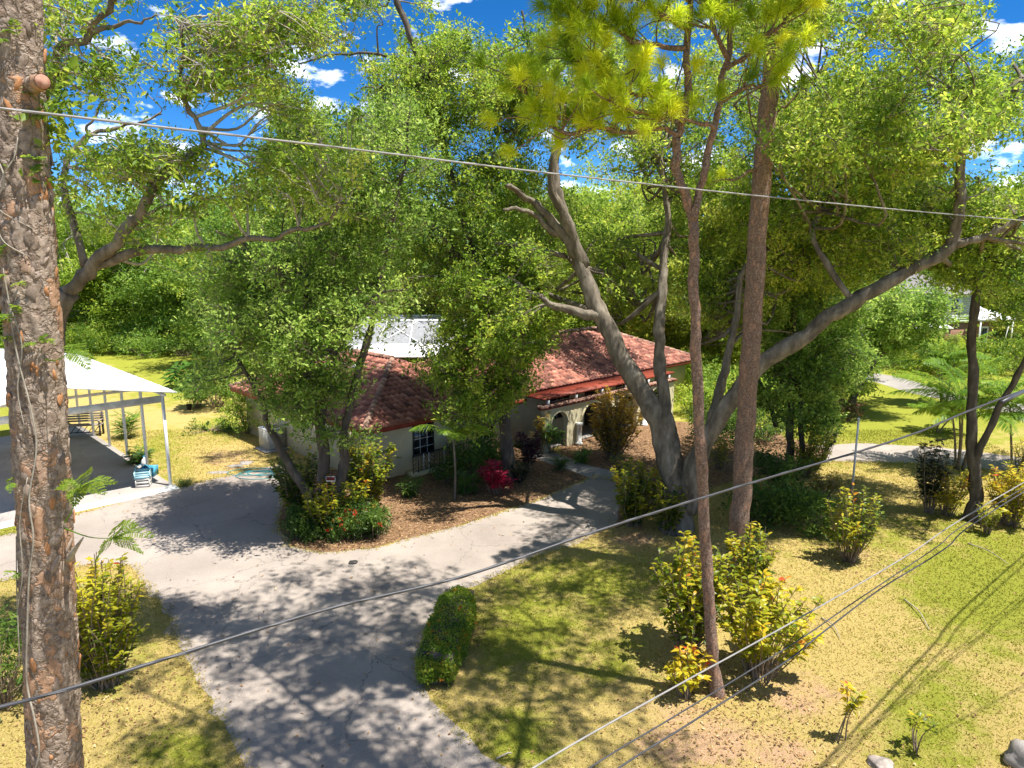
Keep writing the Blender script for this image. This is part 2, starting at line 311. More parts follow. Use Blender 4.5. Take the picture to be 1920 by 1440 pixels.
M['slab'] = asphalt('carport_slab', (0.27, 0.24, 0.215), (0.38, 0.345, 0.315), (0.46, 0.42, 0.385))
M['mulch'] = mat_noise('mulch', [(0.25, (0.075, 0.04, 0.022)), (0.5, (0.20, 0.115, 0.06)), (0.68, (0.34, 0.21, 0.11)), (0.85, (0.46, 0.32, 0.18))], 7, 0.95, 1.0, 40, 9, dist=0.04)

def ground_mat():
    m, t, b, o = new_mat('lawn')
    big = tex(t, 'noise', 0.22, 4, 0.6); med = tex(t, 'noise', 1.3, 6, 0.68); fin = tex(t, 'noise', 26, 5, 0.75); fin2 = tex(t, 'noise', 70, 3, 0.8)
    g = attr(t, 'green'); s = attr(t, 'soil')
    def add(a, b_, k):
        x = node(t, 'ShaderNodeMath', operation='MULTIPLY_ADD'); t.links.new(b_, x.inputs[0]); x.inputs[1].default_value = k
        if isinstance(a, float): x.inputs[2].default_value = a
        else: t.links.new(a, x.inputs[2])
        return x.outputs[0]
    gf = add(add(add(-0.75, g, 1.0), med.outputs['Fac'], 1.0), big.outputs['Fac'], 0.55)
    grass = ramp(t, fin.outputs['Fac'], [(0.30, (0.16, 0.175, 0.02)), (0.5, (0.26, 0.275, 0.034)), (0.72, (0.38, 0.385, 0.06))])
    straw = ramp(t, fin.outputs['Fac'], [(0.30, (0.31, 0.225, 0.065)), (0.5, (0.46, 0.35, 0.12)), (0.72, (0.58, 0.45, 0.19))])
    soil = ramp(t, fin.outputs['Fac'], [(0.30, (0.27, 0.155, 0.08)), (0.5, (0.49, 0.31, 0.175)), (0.72, (0.64, 0.46, 0.29))])
    col = mixc(t, ramp(t, gf, [(0.38, (0, 0, 0)), (0.62, (1, 1, 1))]), straw, grass)
    sf = add(add(-0.62, s, 1.0), med.outputs['Fac'], 0.9)
    col = mixc(t, ramp(t, sf, [(0.32, (0, 0, 0)), (0.55, (1, 1, 1))]), col, soil)
    t.links.new(col, b.inputs['Base Color']); b.inputs['Roughness'].default_value = 0.95; b.inputs['Specular IOR Level'].default_value = 0.1
    ma = node(t, 'ShaderNodeMath', operation='ADD'); t.links.new(fin.outputs['Fac'], ma.inputs[0]); t.links.new(fin2.outputs['Fac'], ma.inputs[1])
    bumpn(t, b, ma.outputs[0], 0.9, 0.05); return m
M['lawn'] = ground_mat()

def plain(name, col, rough=0.6, metal=0):
    c2 = tuple(min(1, x*1.25) for x in col); return mat_noise(name, [(0.3, tuple(x*0.8 for x in col)), (0.7, c2)], 5, rough, 0.1, metal=metal)

# ------------------------------------------------------------------ the ground
PX = lambda pts: [tuple(G(x, y)[:2]) for x, y in pts]
DRIVE = PX([(1010,1500),(955,1440),(880,1388),(832,1332),(795,1290),(783,1245),(800,1185),(845,1130),(900,1095),(1000,1045),(1080,1018),(1160,985),(1250,950),(1340,915),(1450,885),(1560,866),(1750,870),(1930,890),
            (2150,915),(2150,880),(1920,858),(1760,838),(1600,831),(1500,838),(1380,860),(1280,885),(1180,905),(1110,893),(1010,936),(940,960),(860,985),(760,1012),(700,1027),(610,1037),(545,1024),(522,992),(528,955),
            (540,905),(532,868),(430,892),(325,916),(130,968),(0,1006),(-300,1090),(-300,1190),(-20,1095),(140,1062),(245,1062),(262,1085),(300,1135),(332,1195),(352,1245),(390,1315),(440,1400),(462,1440),(490,1500)])
BED = PX([(1110,893),(1010,936),(940,960),(860,985),(760,1012),(700,1027),(610,1037),(545,1024),(522,992),(528,955),(545,905),(600,880),(735,890),(830,862),(940,835),(1010,815),(1040,850)])
WALK = PX([(1180,905),(1105,897),(1060,880),(1020,866),(985,856),(1000,846),(1030,846),(1065,858),(1100,872),(1150,884),(1215,893)])
BED2 = PX([(1150,995),(1180,905),(1110,885),(1050,850),(1050,815),(1250,790),(1420,800),(1560,850),(1450,885),(1340,915),(1250,950)])
def inside(poly, P):
    P = np.asarray(P); x, y = P[:, 0], P[:, 1]; c = np.zeros(len(P), bool); n = len(poly)
    for i in range(n):
        x0, y0 = poly[i]; x1, y1 = poly[i-1]
        k = (y0 > y) != (y1 > y); xi = (x1-x0)*(y-y0)/((y1-y0) if y1 != y0 else 1e-9) + x0
        c ^= k & (x < xi)
    return c
def poly_sheet(name, pts, z, mat):
    me = bpy.data.meshes.new(name); bmv = [(x, y, z) for x, y in pts]
    from mathutils.geometry import tessellate_polygon
    tr = tessellate_polygon([[Vector(p) for p in bmv]])
    tr = [t if (Vector(bmv[t[1]])-Vector(bmv[t[0]])).cross(Vector(bmv[t[2]])-Vector(bmv[t[0]])).z > 0 else t[::-1] for t in tr]
    me.from_pydata(bmv, [], tr); me.materials.append(mat); o = link(name, me); return tag(o, kind='structure')
def rough_edge(pts, rng, step=0.45, amp=0.07):
    out = []
    for i in range(len(pts)):
        a = np.array(pts[i]); b = np.array(pts[(i+1) % len(pts)]); n = max(1, int(np.linalg.norm(b-a)/step))
        for k in range(n):
            out.append(tuple(a + (b-a)*k/n + rng.normal(size=2)*amp*(1 if np.linalg.norm(a) < 60 else 0)))
    return out
rng = np.random.default_rng(3)
xs = np.concatenate([[-900,-400,-200,-120,-80,-60], np.arange(-45, 45.1, 0.5), [60,80,120,200,400,900]])
ys = np.concatenate([[-60,-20,0,5], np.arange(8, 60.1, 0.5), np.arange(62, 100, 4), [130,200,400,1200]])
gx, gy = np.meshgrid(xs, ys); gv = np.stack([gx.ravel(), gy.ravel(), np.zeros(gx.size)], 1); nx, ny = len(xs), len(ys)
ii = (np.arange(ny-1)[:, None]*nx + np.arange(nx-1)[None]).ravel()
g = Geo().add(gv, np.stack([ii, ii+1, ii+nx+1, ii+nx], 1)); ground = tag(g.build('ground', M['lawn']), kind='structure')
ppx, ppy, dep = proj(gv)
def blobs(lst):
    a = np.zeros(len(gv))
    for x, y, rx, ry, k in lst:
        a = np.where(dep > 2, np.maximum(a, k*np.exp(-(((ppx-x)/rx)**2 + ((ppy-y)/ry)**2))), a)
    return a
green = 0.24 + blobs([(330,720,160,40,0.45),(1850,1100,170,160,0.5),(1760,1330,120,140,0.45),(1600,730,400,110,0.85),(1880,680,260,90,0.9),(1650,790,200,45,0.8),(1000,1160,160,120,0.4),(960,1390,90,70,0.5),(1130,1090,180,60,0.42),(1150,1230,120,70,0.35),(310,685,110,25,0.8),(300,850,70,60,0.35),(420,800,60,30,0.45),(20,900,60,200,0.6),(230,1200,80,100,0.3),(330,1420,90,60,0.4),(1650,1000,150,60,0.35)])
green = np.where((gv[:, 1] > 62), np.maximum(green, 0.7), green)
soil = blobs([(870,1235,30,80,0.75),(1330,1400,210,75,0.85),(1250,1330,110,55,0.7),(1500,1310,140,75,0.72),(1480,1420,170,55,0.75),(1620,1040,60,40,0.6),(1860,980,80,40,0.65),(1190,1010,80,40,0.75),(270,1300,70,60,0.6),(340,770,120,50,0.45),(430,860,110,40,0.65),(220,1420,60,40,0.5),(1330,1290,90,40,0.5)])
for nm, arr in (('green', green), ('soil', soil)):
    a = ground.data.attributes.new(nm, 'FLOAT', 'POINT'); a.data.foreach_set('value', arr.astype(np.float32))
poly_sheet('driveway', rough_edge(DRIVE, rng), 0.006, M['drive'])
poly_sheet('planting_bed', rough_edge(BED, rng, amp=0.05), 0.012, M['mulch'])
poly_sheet('garden_bed', rough_edge(BED2, rng, amp=0.06), 0.016, M['mulch'])
poly_sheet('entry_walk', WALK, 0.022, M['path'])
far_road = PX([(1560,712),(1640,716),(1700,735),(1780,752),(1850,768),(2150,815),(2150,785),(1870,752),(1800,742),(1740,722),(1680,706),(1630,698),(1560,696)])
poly_sheet('far_drive', far_road, 0.006, M['path'])

# grass blades, dry leaves
def scatter(n, box, ok, zz):
    x0, x1, y0, y1 = box; p = np.stack([rng.uniform(x0, x1, n), y0 + (y1-y0)*rng.random(n)**1.3, np.zeros(n)], 1)
    a, b_, d = proj(p); k = (a > -60) & (a < 1980) & (b_ < 1500) & ok(p); p = p[k]; p[:, 2] = zz; return p
HOUSE_A = R(44); D1 = np.array([math.cos(HOUSE_A), math.sin(HOUSE_A), 0]); D2 = np.array([-D1[1], D1[0], 0]); KC = np.array([-6.4, 29.5, 0])
def H(u, v, z=0): return KC + u*D1 + v*D2 + np.array([0, 0, z])
FOOT = [tuple(H(u, v)[:2]) for u, v in ((0.3, 0.3), (27, 0.3), (27, 14), (0.3, 14))]
E2 = unit(np.array([-0.70, 0.714, 0])); E1 = np.array([-E2[1], E2[0], 0]); F0 = G(320, 911)
def CPt(a, b, z=0): return F0 + a*E1 + b*E2 + np.array([0, 0, z])
CPOLY = [tuple(CPt(a, b)[:2]) for a, b in ((-0.2, -0.9), (8, -0.9), (8, 16), (-0.2, 16))]
off = lambda p: ~(inside(DRIVE, p) | inside(BED, p) | inside(BED2, p) | inside(WALK, p) | inside(FOOT, p) | inside(CPOLY, p))
p = scatter(330000, (-22, 26, 11.5, 40), off, 0.0)
de = np.array(rough_edge(DRIVE, rng, 0.03, 0.09)); de = de[(de[:, 1] < 34) & (de[:, 1] > 11) & (np.abs(de[:, 0]) < 25)]; de = np.repeat(de, 4, 0) + rng.normal(size=(len(de)*4, 2))*0.07; de = np.hstack([de, np.full((len(de), 1), 0.006)]); de = de[~inside(BED, de) & ~inside(CPOLY, de)]
p = np.vstack([p, de]); a_, b_, _ = proj(p); sl_ = np.zeros(len(p))
for x, y, rx, ry, k in [(870,1235,30,80,0.9),(1330,1400,210,75,0.85),(1250,1330,110,55,0.7),(1500,1310,140,75,0.72),(1480,1420,170,55,0.75),(1620,1040,60,40,0.7),(1860,980,80,40,0.7),(1190,1010,80,40,0.9),(270,1300,70,60,0.7),(430,860,100,30,0.6)]:
    sl_ = np.maximum(sl_, k*np.exp(-(((a_-x)/rx)**2 + ((b_-y)/ry)**2)))
p = p[rng.random(len(p)) > sl_*0.75]; n = len(p)
d = unit(np.stack([rng.normal(size=n)*0.8, rng.normal(size=n)*0.8, rng.uniform(0.5, 1.1, n)], 1)); s = unit(np.cross(d, runit(rng, n)))
h = rng.uniform(0.03, 0.085, n)*(1 + p[:, 1]/60); wd = rng.uniform(0.006, 0.012, n)*(1 + p[:, 1]/40)
v = np.stack([p - s*wd[:, None], p + s*wd[:, None], p + d*h[:, None]], 1).reshape(-1, 3)
a_, b_, _ = proj(p); gi = np.zeros(n)
for x, y, rx, ry, k in [(1850,1100,170,160,0.5),(1760,1330,120,140,0.45),(1600,730,400,110,0.7),(1000,1180,160,120,0.35),(960,1390,90,70,0.4),(20,900,60,200,0.5),(330,1420,90,60,0.3)]:
    gi = np.maximum(gi, k*np.exp(-(((a_-x)/rx)**2 + ((b_-y)/ry)**2)))
pn = 0.5 + 0.5*np.sin(p[:, 0]*1.7 + 2*np.sin(p[:, 1]*0.9))*np.sin(p[:, 1]*1.3 + 1.5*np.sin(p[:, 0]*0.7))
tg = np.clip(0.68 - gi*0.9 - 0.25*pn + 0.09*rng.normal(size=n), 0, 1)
tag(Geo().add(v, np.arange(3*n).reshape(-1, 3), tint=tg).build('lawn_grass', M['grass']), 'short dry yellow green grass covering the front lawn', 'grass', kind='stuff')
inbed = lambda p: (inside(BED, p) | inside(BED2, p)) & ~inside(WALK, p)
q = scatter(60000, (-12, 16, 20, 44), inbed, 0.03)
q2 = scatter(1600, (-16, 20, 12, 34), lambda p: ~inside(FOOT, p), 0.02)
q3 = np.vstack([np.concatenate([G(x, y)[None] + np.stack([rng.normal(size=k)*s_, rng.normal(size=k)*s_, np.full(k, 0.02)], 1) for x, y, s_, k in ((1600,1045,1.0,700),(1190,1010,1.0,500),(870,1200,0.35,150),(1340,1290,0.9,400),(230,1310,1.0,500),(1380,1390,1.6,500),(1500,1400,1.5,300),(1750,960,0.8,300),(1880,985,1.2,400),(450,870,2.0,500))])])
q = np.vstack([q, q2, q3]); n = len(q); q[:, 2] += rng.uniform(0, 0.02, n)
v, f = leaf_tris(q, unit(np.stack([rng.normal(size=n), rng.normal(size=n), rng.normal(size=n)*0.25], 1)), unit(runit(rng, n)*0.5 + [0, 0, 1]), rng.uniform(0.05, 0.12, n), rng.uniform(0.025, 0.055, n))
tag(Geo().add(v, f, tint=np.repeat(np.clip(rng.normal(0.5, 0.25, n), 0, 1), 2)).build('leaf_litter', M['litter']), 'brown dry fallen leaves strewn over mulch and lawn', 'leaves', kind='stuff')

# ------------------------------------------------------------------ the house with the tiled roof
from mathutils import Matrix
house = empty('tiled_house', tuple(H(5, 5)), 'low cream stucco house with red tiled hip roof behind the trees', 'house')
HO = H(5, 5)
def hbox(g, u0, u1, v0, v1, z0, z1):       # a box in the house's own axes
    k = Geo().box((u0, v0, z0), (u1, v1, z1)); vv = k.v[0]
    g.add(KC + vv[:, :1]*D1 + vv[:, 1:2]*D2 + vv[:, 2:]*np.array([[0, 0, 1.0]]) - HO, *k.f); return g
ZA, ZB, SLOPE = 2.62, 2.95, 0.42
hbox(Geo(), 0.6, 9.4, 0.6, 13.4, 0, ZA+0.1).build('wall', M['stucco'], house)
hbox(Geo(), 9.4, 26.4, 0.75, 9.4, 0, ZB+0.05).build('wall', M['stucco'], house)
# fascia boards under the eaves
for nm, (u0, u1, v0, v1), z in (('fascia', (0, 10, 0, 14), ZA), ('fascia', (10.03, 27, 0, 10), ZB)):
    g = Geo(); t = 0.04
    hbox(g, u0, u1, v0, v0+t, z-0.2, z); hbox(g, u0, u1, v1-t, v1, z-0.2, z); hbox(g, u0, u0+t, v0+t, v1-t, z-0.2, z); hbox(g, u1-t, u1, v0+t, v1-t, z-0.2, z)
    g.build(nm, M['fascia'], house)
    hbox(Geo(), u0+t, u1-t, v0+t, v1-t, z-0.1, z-0.05).build('soffit', M['white_old'], house)
# roof slopes
roof = None
def slopes(u0, u1, v0, v1, z):
    Lu, Lv = u1-u0, v1-v0; half = min(Lu, Lv)/2
    return [(H(u0, v0, z), D1, D2, Lu, half), (H(u1, v0, z), D2, -D1, Lv, half), (H(u1, v1, z), -D1, -D2, Lu, half), (H(u0, v1, z), -D2, D1, Lv, half)]
g = Geo()
ALL = []
for blk, (u0, u1, v0, v1, z) in enumerate(((0, 10, 0, 14, ZA), (7.6, 27, 0, 10, ZB))):
    for (o, a, i, Ln, half) in slopes(u0, u1, v0, v1, z):
        P = [o, o + a*Ln, o + a*(Ln-half) + i*half + [0, 0, half*SLOPE], o + a*half + i*half + [0, 0, half*SLOPE]]
        g.add(np.array(P) - HO, [(0, 1, 2, 3)]); ALL.append((blk, o, a, i, Ln, half))
roof = g.build('roof', M['tile'], house)
tw, tl, ex = 0.30, 0.45, 0.37
px_ = np.linspace(-tw/2, tw/2, 6); pz = np.array([0.0, 0.045, 0.07, 0.06, 0.02, 0.0])
tv = np.vstack([np.stack([px_, np.full(6, -0.02), pz+0.08], 1), np.stack([px_, np.full(6, tl), pz+0.012], 1), np.stack([px_, np.full(6, -0.02), pz*0.55+0.008], 1)])
tf = np.array([(k, k+1, k+7, k+6) for k in range(5)] + [(12+k, 13+k, k+1, k) for k in range(5)])
tmesh = Geo().add(tv, tf).mesh('roof_tile', M['tile'])
tiles = []
cs = 1/math.hypot(1, SLOPE)
for blk, o, a, i, Ln, half in ALL:
    up = unit(i + np.array([0, 0, SLOPE])); nrm = np.cross(a, up); rows = int(half/cs/ex)
    for r in range(rows):
        y = r*ex; yi = y*cs
        for c in range(int(Ln/tw)):
            x = (c+0.5)*tw
            if x < yi+0.1 or x > Ln-yi-0.1: continue
            w_ = o + a*x + up*y - np.array([0, 0, 0])
            loc = ((w_-KC) @ D1, (w_-KC) @ D2)
            if blk == 1 and loc[0] < 10 and w_[2] < ZA + min(loc[0], 10-loc[0], loc[1], 14-loc[1])*SLOPE: continue
            if blk == 0 and loc[0] > 7.6 and w_[2] < ZB + min(loc[0]-7.6, loc[1], 10-loc[1])*SLOPE: continue
            tiles.append((w_, a, up, nrm))
def score(tile):
    x, y, dd = proj(tile[0]); f = -np.dot(tile[3], unit(tile[0]-np.array([0, 0, CAM_H])))
    return (f if f > 0.05 else -1)/dd**2 + (0.0004 if 640 < x < 880 and 660 < y < 830 and f > 0.05 else 0) + (0.0003 if 1000 < x < 1200 and 620 < y < 740 and f > 0.05 else 0)
tiles.sort(key=score, reverse=True)
for w_, a, up, nrm in tiles[:300]:
    j = rng.normal(size=3)*0.012; uu = unit(up + a*j[0]); aa = np.cross(uu, nrm)
    ob = link('roof_tile', tmesh, roof); ob.matrix_local = Matrix(((aa[0], uu[0], nrm[0], w_[0]-HO[0]), (aa[1], uu[1], nrm[1], w_[1]-HO[1]), (aa[2], uu[2], nrm[2], w_[2]-HO[2]+j[2]*0.6), (0, 0, 0, 1)))
g = Geo()
for w_, a, up, nrm in tiles[300:]:
    if np.dot(nrm, unit(w_-np.array([0, 0, CAM_H]))) > 0.1: continue
    g.add(w_ - HO + tv[:, :1]*a + tv[:, 1:2]*up + tv[:, 2:]*nrm, tf, tint=rng.random())
tag(g.build('roof_tiles', M['tile'], roof), kind='stuff')
capg = Geo(); aa = np.linspace(0, math.pi, 7); rr = np.stack([np.cos(aa), np.sin(aa)], 1)
cv = np.vstack([np.stack([rr[:, 0]*0.155, np.full(7, 0), rr[:, 1]*0.13+0.02], 1), np.stack([rr[:, 0]*0.12, np.full(7, 0.46), rr[:, 1]*0.10], 1), np.stack([rr[:, 0]*0.12, np.full(7, 0.0), rr[:, 1]*0.09], 1)])
cf = np.array([(k+1, k, k+7, k+8) for k in range(6)] + [(k, k+1, k+15, k+14) for k in range(6)])
cmesh = Geo().add(cv, cf).mesh('ridge_tile', M['cap'])
def caps(a, b):
    d = b-a; Ld = np.linalg.norm(d); d = d/Ld; s = unit(np.cross(d, [0, 0, 1])); n_ = np.cross(s, d)
    for k in range(int(Ld/0.38)):
        w_ = a + d*k*0.38 - HO + n_*0.05; ob = link('ridge_tile', cmesh, roof); j = rng.normal(size=2)*0.03; ss = unit(s + d*j[0]); dd_ = np.cross(n_, ss)
        ob.matrix_local = Matrix(((ss[0], dd_[0], n_[0], w_[0]), (ss[1], dd_[1], n_[1], w_[1]), (ss[2], dd_[2], n_[2], w_[2]), (0, 0, 0, 1)))
zr = 5*SLOPE
caps(H(0, 0, ZA), H(5, 5, ZA+zr)); caps(H(5, 5, ZA+zr), H(5, 9, ZA+zr)); caps(H(10, 0, ZA), H(8.2, 2.2, ZA+0.85)); caps(H(0, 14, ZA), H(5, 9, ZA+zr))
caps(H(12.6, 5, ZB+zr), H(22, 5, ZB+zr)); caps(H(27, 0, ZB), H(22, 5, ZB+zr)); caps(H(8.6, 1, ZB+0.4), H(12.6, 5, ZB+zr))
# a small white vent on the left roof slope
p = H(3.6, 6.2, ZA+3.6*SLOPE+0.1) - HO; g = Geo(); g.box((-0.22, -0.22, -0.1), (0.22, 0.22, 0.12)); g.box((-0.3, -0.3, 0.122), (0.3, 0.3, 0.18)); g.v = [x + p for x in g.v]; g.build('roof_vent', M['white'], house)
# windows of the near front
def window(u, w_, z0, z1, v=0.6, cols=3, rows=4):
    g = Geo(); t = 0.06
    hbox(g, u-w_/2, u-w_/2+t, v-0.05, v-0.004, z0, z1); hbox(g, u+w_/2-t, u+w_/2, v-0.05, v-0.004, z0, z1); hbox(g, u-w_/2+t, u+w_/2-t, v-0.05, v-0.004, z0, z0+t); hbox(g, u-w_/2+t, u+w_/2-t, v-0.05, v-0.004, z1-t, z1)
    fr = g.build('window', M['black_iron'], house)
    for k in range(1, cols):
        x = u - w_/2 + w_*k/cols; hbox(Geo(), x-0.014, x+0.014, v-0.045, v-0.028, z0+t, z1-t).build('muntin', M['white_old'], fr)
    for k in range(1, rows):
        z = z0 + (z1-z0)*k/rows; hbox(Geo(), u-w_/2+t, u+w_/2-t, v-0.043, v-0.031, z-0.012, z+0.012).build('muntin', M['white_old'], fr)
    hbox(Geo(), u-w_/2+t, u+w_/2-t, v-0.022, v-0.006, z0+t, z1-t).build('pane', M['glass'], fr)
window(3.6, 1.25, 0.75, 2.4); window(7.6, 1.25, 0.75, 2.4)
window(13.4, 1.6, 0.9, 2.3, 0.75); window(19.5, 1.8, 0.9, 2.3, 0.75); window(23.5, 1.5, 0.9, 2.3, 0.75)
hbox(Geo(), 15.6, 16.7, 0.70, 0.745, 0.02, 2.15).build('door', M['dark_in'], house)
# arcade in front of the entry
def arch_wall(u0, u1, z1, v0, v1, arches, name):
    g = Geo(); edges = [u0]
    def pane(v, flip):
        nonlocal g
        x = u0
        for c, hw, spring in arches + [(None, 0, 0)]:
            xe = u1 if c is None else c-hw
            quad = [H(x, v, 0), H(xe, v, 0), H(xe, v, z1), H(x, v, z1)]; g.add(np.array(quad)-HO, [(0, 1, 2, 3) if not flip else (3, 2, 1, 0)])
            if c is None: break
            th = np.linspace(math.pi, 0, 17)
            for k in range(16):
                a0, a1 = th[k], th[k+1]
                q_ = [H(c+hw*math.cos(a0), v, spring+hw*math.sin(a0)), H(c+hw*math.cos(a1), v, spring+hw*math.sin(a1)), H(c+hw*math.cos(a1), v, z1), H(c+hw*math.cos(a0), v, z1)]
                g.add(np.array(q_)-HO, [(0, 1, 2, 3) if not flip else (3, 2, 1, 0)])
            x = c+hw
    pane(v0, False); pane(v1, True)
    for c, hw, spring in arches:
        th = np.linspace(math.pi, 0, 17); pts = [(c-hw, 0)] + [(c+hw*math.cos(t_), spring+hw*math.sin(t_)) for t_ in th] + [(c+hw, 0)]
        for (a0, b0), (a1, b1) in zip(pts[:-1], pts[1:]):
            g.add(np.array([H(a0, v0, b0), H(a1, v0, b1), H(a1, v1, b1), H(a0, v1, b0)])-HO, [(3, 2, 1, 0)])
    for x in (u0, u1): g.add(np.array([H(x, v0, 0), H(x, v1, 0), H(x, v1, z1), H(x, v0, z1)])-HO, [(0, 1, 2, 3)])
    g.add(np.array([H(u0, v0, z1), H(u1, v0, z1), H(u1, v1, z1), H(u0, v1, z1)])-HO, [(0, 1, 2, 3)])
    return g.build(name, M['stucco'], house)
ARC = [(10.9, 0.62, 1.35), (13.7, 0.95, 1.15), (16.8, 0.95, 1.15), (19.8, 0.95, 1.15)]
arch_wall(9.8, 21.6, 2.28, -1.5, -1.25, ARC, 'arcade')
for c, hw, sp in ARC:                                            # raised mouldings round the arches
    g = Geo(); th = np.linspace(0, math.pi, 19); v_, q_, t_ = tube(np.array([H(c+(hw+0.06)*math.cos(x), -1.52, sp+(hw+0.06)*math.sin(x))-HO for x in th]), 0.05, 6); g.add(v_, q_, t_).build('arch_moulding', M['stucco'], house, smooth=True)
for c in (12.3, 15.25, 18.3):
    zz = [0.02, 0.12, 0.14, 1.05, 1.07, 1.22, 1.24]; rr_ = [0.2, 0.2, 0.14, 0.12, 0.17, 0.2, 0.02]
    v_, q_, t_ = tube(np.array([H(c, -1.68, z)-HO for z in zz]), np.array(rr_), 14); Geo().add(v_, q_, t_).build('column', M['white_old'], house)
hbox(Geo(), 9.6, 21.8, -1.58, -1.17, 2.284, 2.36).build('coping', M['fascia'], house)
for k in range(38):                                               # tiles along the coping
    w_ = H(9.7 + k*0.318, -1.66, 2.37) - HO; ob = link('coping_tile', cmesh, house)
    a = D1; b_ = unit(D2*0.52 + np.array([0, 0, 0.05])); n_ = np.cross(a, b_); ob.matrix_local = Matrix(((a[0], b_[0], n_[0], w_[0]), (a[1], b_[1], n_[1], w_[1]), (a[2], b_[2], n_[2], w_[2]), (0, 0, 0, 1))); ob.scale = (1, 1.2, 0.8)
for k in range(6): hbox(Geo(), 10.1+k*2.2, 10.22+k*2.2, -1.43, -1.31, 2.364, 2.76).build('porch_post', M['white_old'], house)
hbox(Geo(), 9.7, 21.7, -1.2, 0.58, 0.03, 0.1).build('porch_floor', M['path'], house)
hbox(Geo(), 9.8, 21.6, -1.45, -0.02, 2.762, 2.86).build('porch_beam', M['fascia'], house)
# iron railing in front of the near window
rail = empty('balcony_railing', tuple(H(3.9, 0.1)), 'black wrought iron railing on a ledge below the near window', 'railing'); RO = H(3.9, 0.1)
def rbox(g, u0, u1, v0, v1, z0, z1):
    k = Geo().box((u0, v0, z0), (u1, v1, z1)); vv = k.v[0]; g.add(KC + vv[:, :1]*D1 + vv[:, 1:2]*D2 + vv[:, 2:]*np.array([[0, 0, 1.0]]) - RO, *k.f); return g
rbox(Geo(), 2.5, 5.6, -0.1, 0.59, 0.0, 0.16).build('ledge', M['stucco'], rail)
rbox(Geo(), 2.5, 5.6, -0.06, -0.02, 1.02, 1.06).build('top_rail', M['black_iron'], rail); rbox(Geo(), 2.5, 5.6, -0.055, -0.025, 0.24, 0.27).build('bottom_rail', M['black_iron'], rail)
for k in range(11):
    u = 2.52 + k*0.306; rbox(Geo(), u-0.016, u+0.016, -0.056, -0.024, 0.164, 1.02).build('baluster', M['white_old'] if k in (2, 3, 6, 8, 9) else M['black_iron'], rail)
    if k < 10:
        for zc in (0.36, 0.55, 0.74, 0.92):
            th = np.linspace(0, 2*math.pi*1.25, 14); r_ = np.linspace(0.11, 0.03, 14)
            v_, q_, t_ = tube(np.array([H(u+0.153+r_[m]*math.cos(th[m])*(1 if k % 2 else -1), -0.04, zc+r_[m]*math.sin(th[m]))-RO for m in range(14)]), 0.014, 4); Geo().add(v_, q_, t_).build('scroll', M['black_iron'], rail)

# pool enclosure behind the house
po = PY(745, 668, 47); po[2] = 0
cage = empty('pool_enclosure', tuple(po), 'white framed screened pool enclosure with pale roof behind the tiled roof', 'enclosure')
def cb(g, a, b, r=0.06): return bar(g, a, b, r, 4)
g = Geo(); g.add(np.array([(-3.4, -1.5, 3.45), (4.2, -1.5, 3.45), (4.2, 2.6, 3.75), (-3.4, 2.6, 3.75), (-3.4, -1.5, 3.53), (4.2, -1.5, 3.53), (4.2, 2.6, 3.83), (-3.4, 2.6, 3.83)]), [(0,3,2,1),(4,5,6,7),(0,1,5,4),(1,2,6,5),(2,3,7,6),(3,0,4,7)]); g.build('pan_roof', M['white'], cage)
scr = plain('grey_screen', (0.21, 0.215, 0.22), 0.8)
T = [(-4.2, 2.7, 3.7), (5.0, 2.7, 3.7), (4.2, 5.2, 5.2), (-3.4, 5.2, 5.2), (4.2, 9.2, 5.2), (-3.4, 9.2, 5.2)]
g = Geo().add(np.array(T), [(0, 1, 2, 3), (3, 2, 4, 5)]); g.build('screen_panel', scr, cage)
for a, b in ((0,1),(1,2),(2,3),(3,0),(2,4),(4,5),(5,3)): cb(Geo(), np.array(T[a])+[0,0,.03], np.array(T[b])+[0,0,.03], 0.07).build('frame_bar', M['white'], cage)
for k in range(1, 4):
    f_ = k/4; a = np.array(T[0])*(1-f_)+np.array(T[1])*f_; b = np.array(T[3])*(1-f_)+np.array(T[2])*f_; cb(Geo(), a+[0,0,.03], b+[0,0,.03], 0.045).build('frame_bar', M['white'], cage)
cb(Geo(), np.array(T[0])+[2.3,0,.04], np.array(T[3])+[4.2,0,.04], 0.04).build('frame_bar', M['white'], cage); cb(Geo(), np.array(T[0])+[5.6,0,.04], np.array(T[3])+[1.6,0,.04], 0.04).build('frame_bar', M['white'], cage)
for x, y, z in ((-3.3, -1.4, 3.44), (4.1, -1.4, 3.44), (-3.3, 2.6, 3.7), (4.1, 2.6, 3.7), (-3.3, 9.1, 5.2), (4.1, 9.1, 5.2)): cb(Geo(), (x, y, 0), (x, y, z), 0.06).build('post', M['white'], cage)

# air conditioner by the left wall
ap = G(512, 842); ac = empty('air_conditioner', tuple(ap), 'beige air conditioner box on a concrete pad by the left wall', 'air conditioner', rz=HOUSE_A)
ACM = plain('beige_metal', (0.42, 0.40, 0.33), 0.5)
Geo().box((-0.7, -0.65, 0), (0.7, 0.65, 0.1)).build('pad', M['path'], ac); Geo().box((-0.5, -0.5, 0.1), (0.5, 0.5, 1.15)).build('cabinet', ACM, ac); Geo().box((-0.52, -0.52, 1.15), (0.52, 0.52, 1.2)).build('top_cover', M['white_old'], ac)
for k in range(9): Geo().box((-0.44, -0.53, 0.22+k*0.1), (0.44, -0.502, 0.26+k*0.1)).build('louvre', ACM, ac)
th = np.linspace(0, 2*np.pi, 25)
for r_ in (0.15, 0.28, 0.4):
    v_, q_, t_ = tube(np.stack([r_*np.cos(th), r_*np.sin(th), np.full(25, 1.215)], 1), 0.012, 4); Geo().add(v_, q_, t_).build('fan_guard', M['black_iron'], ac)

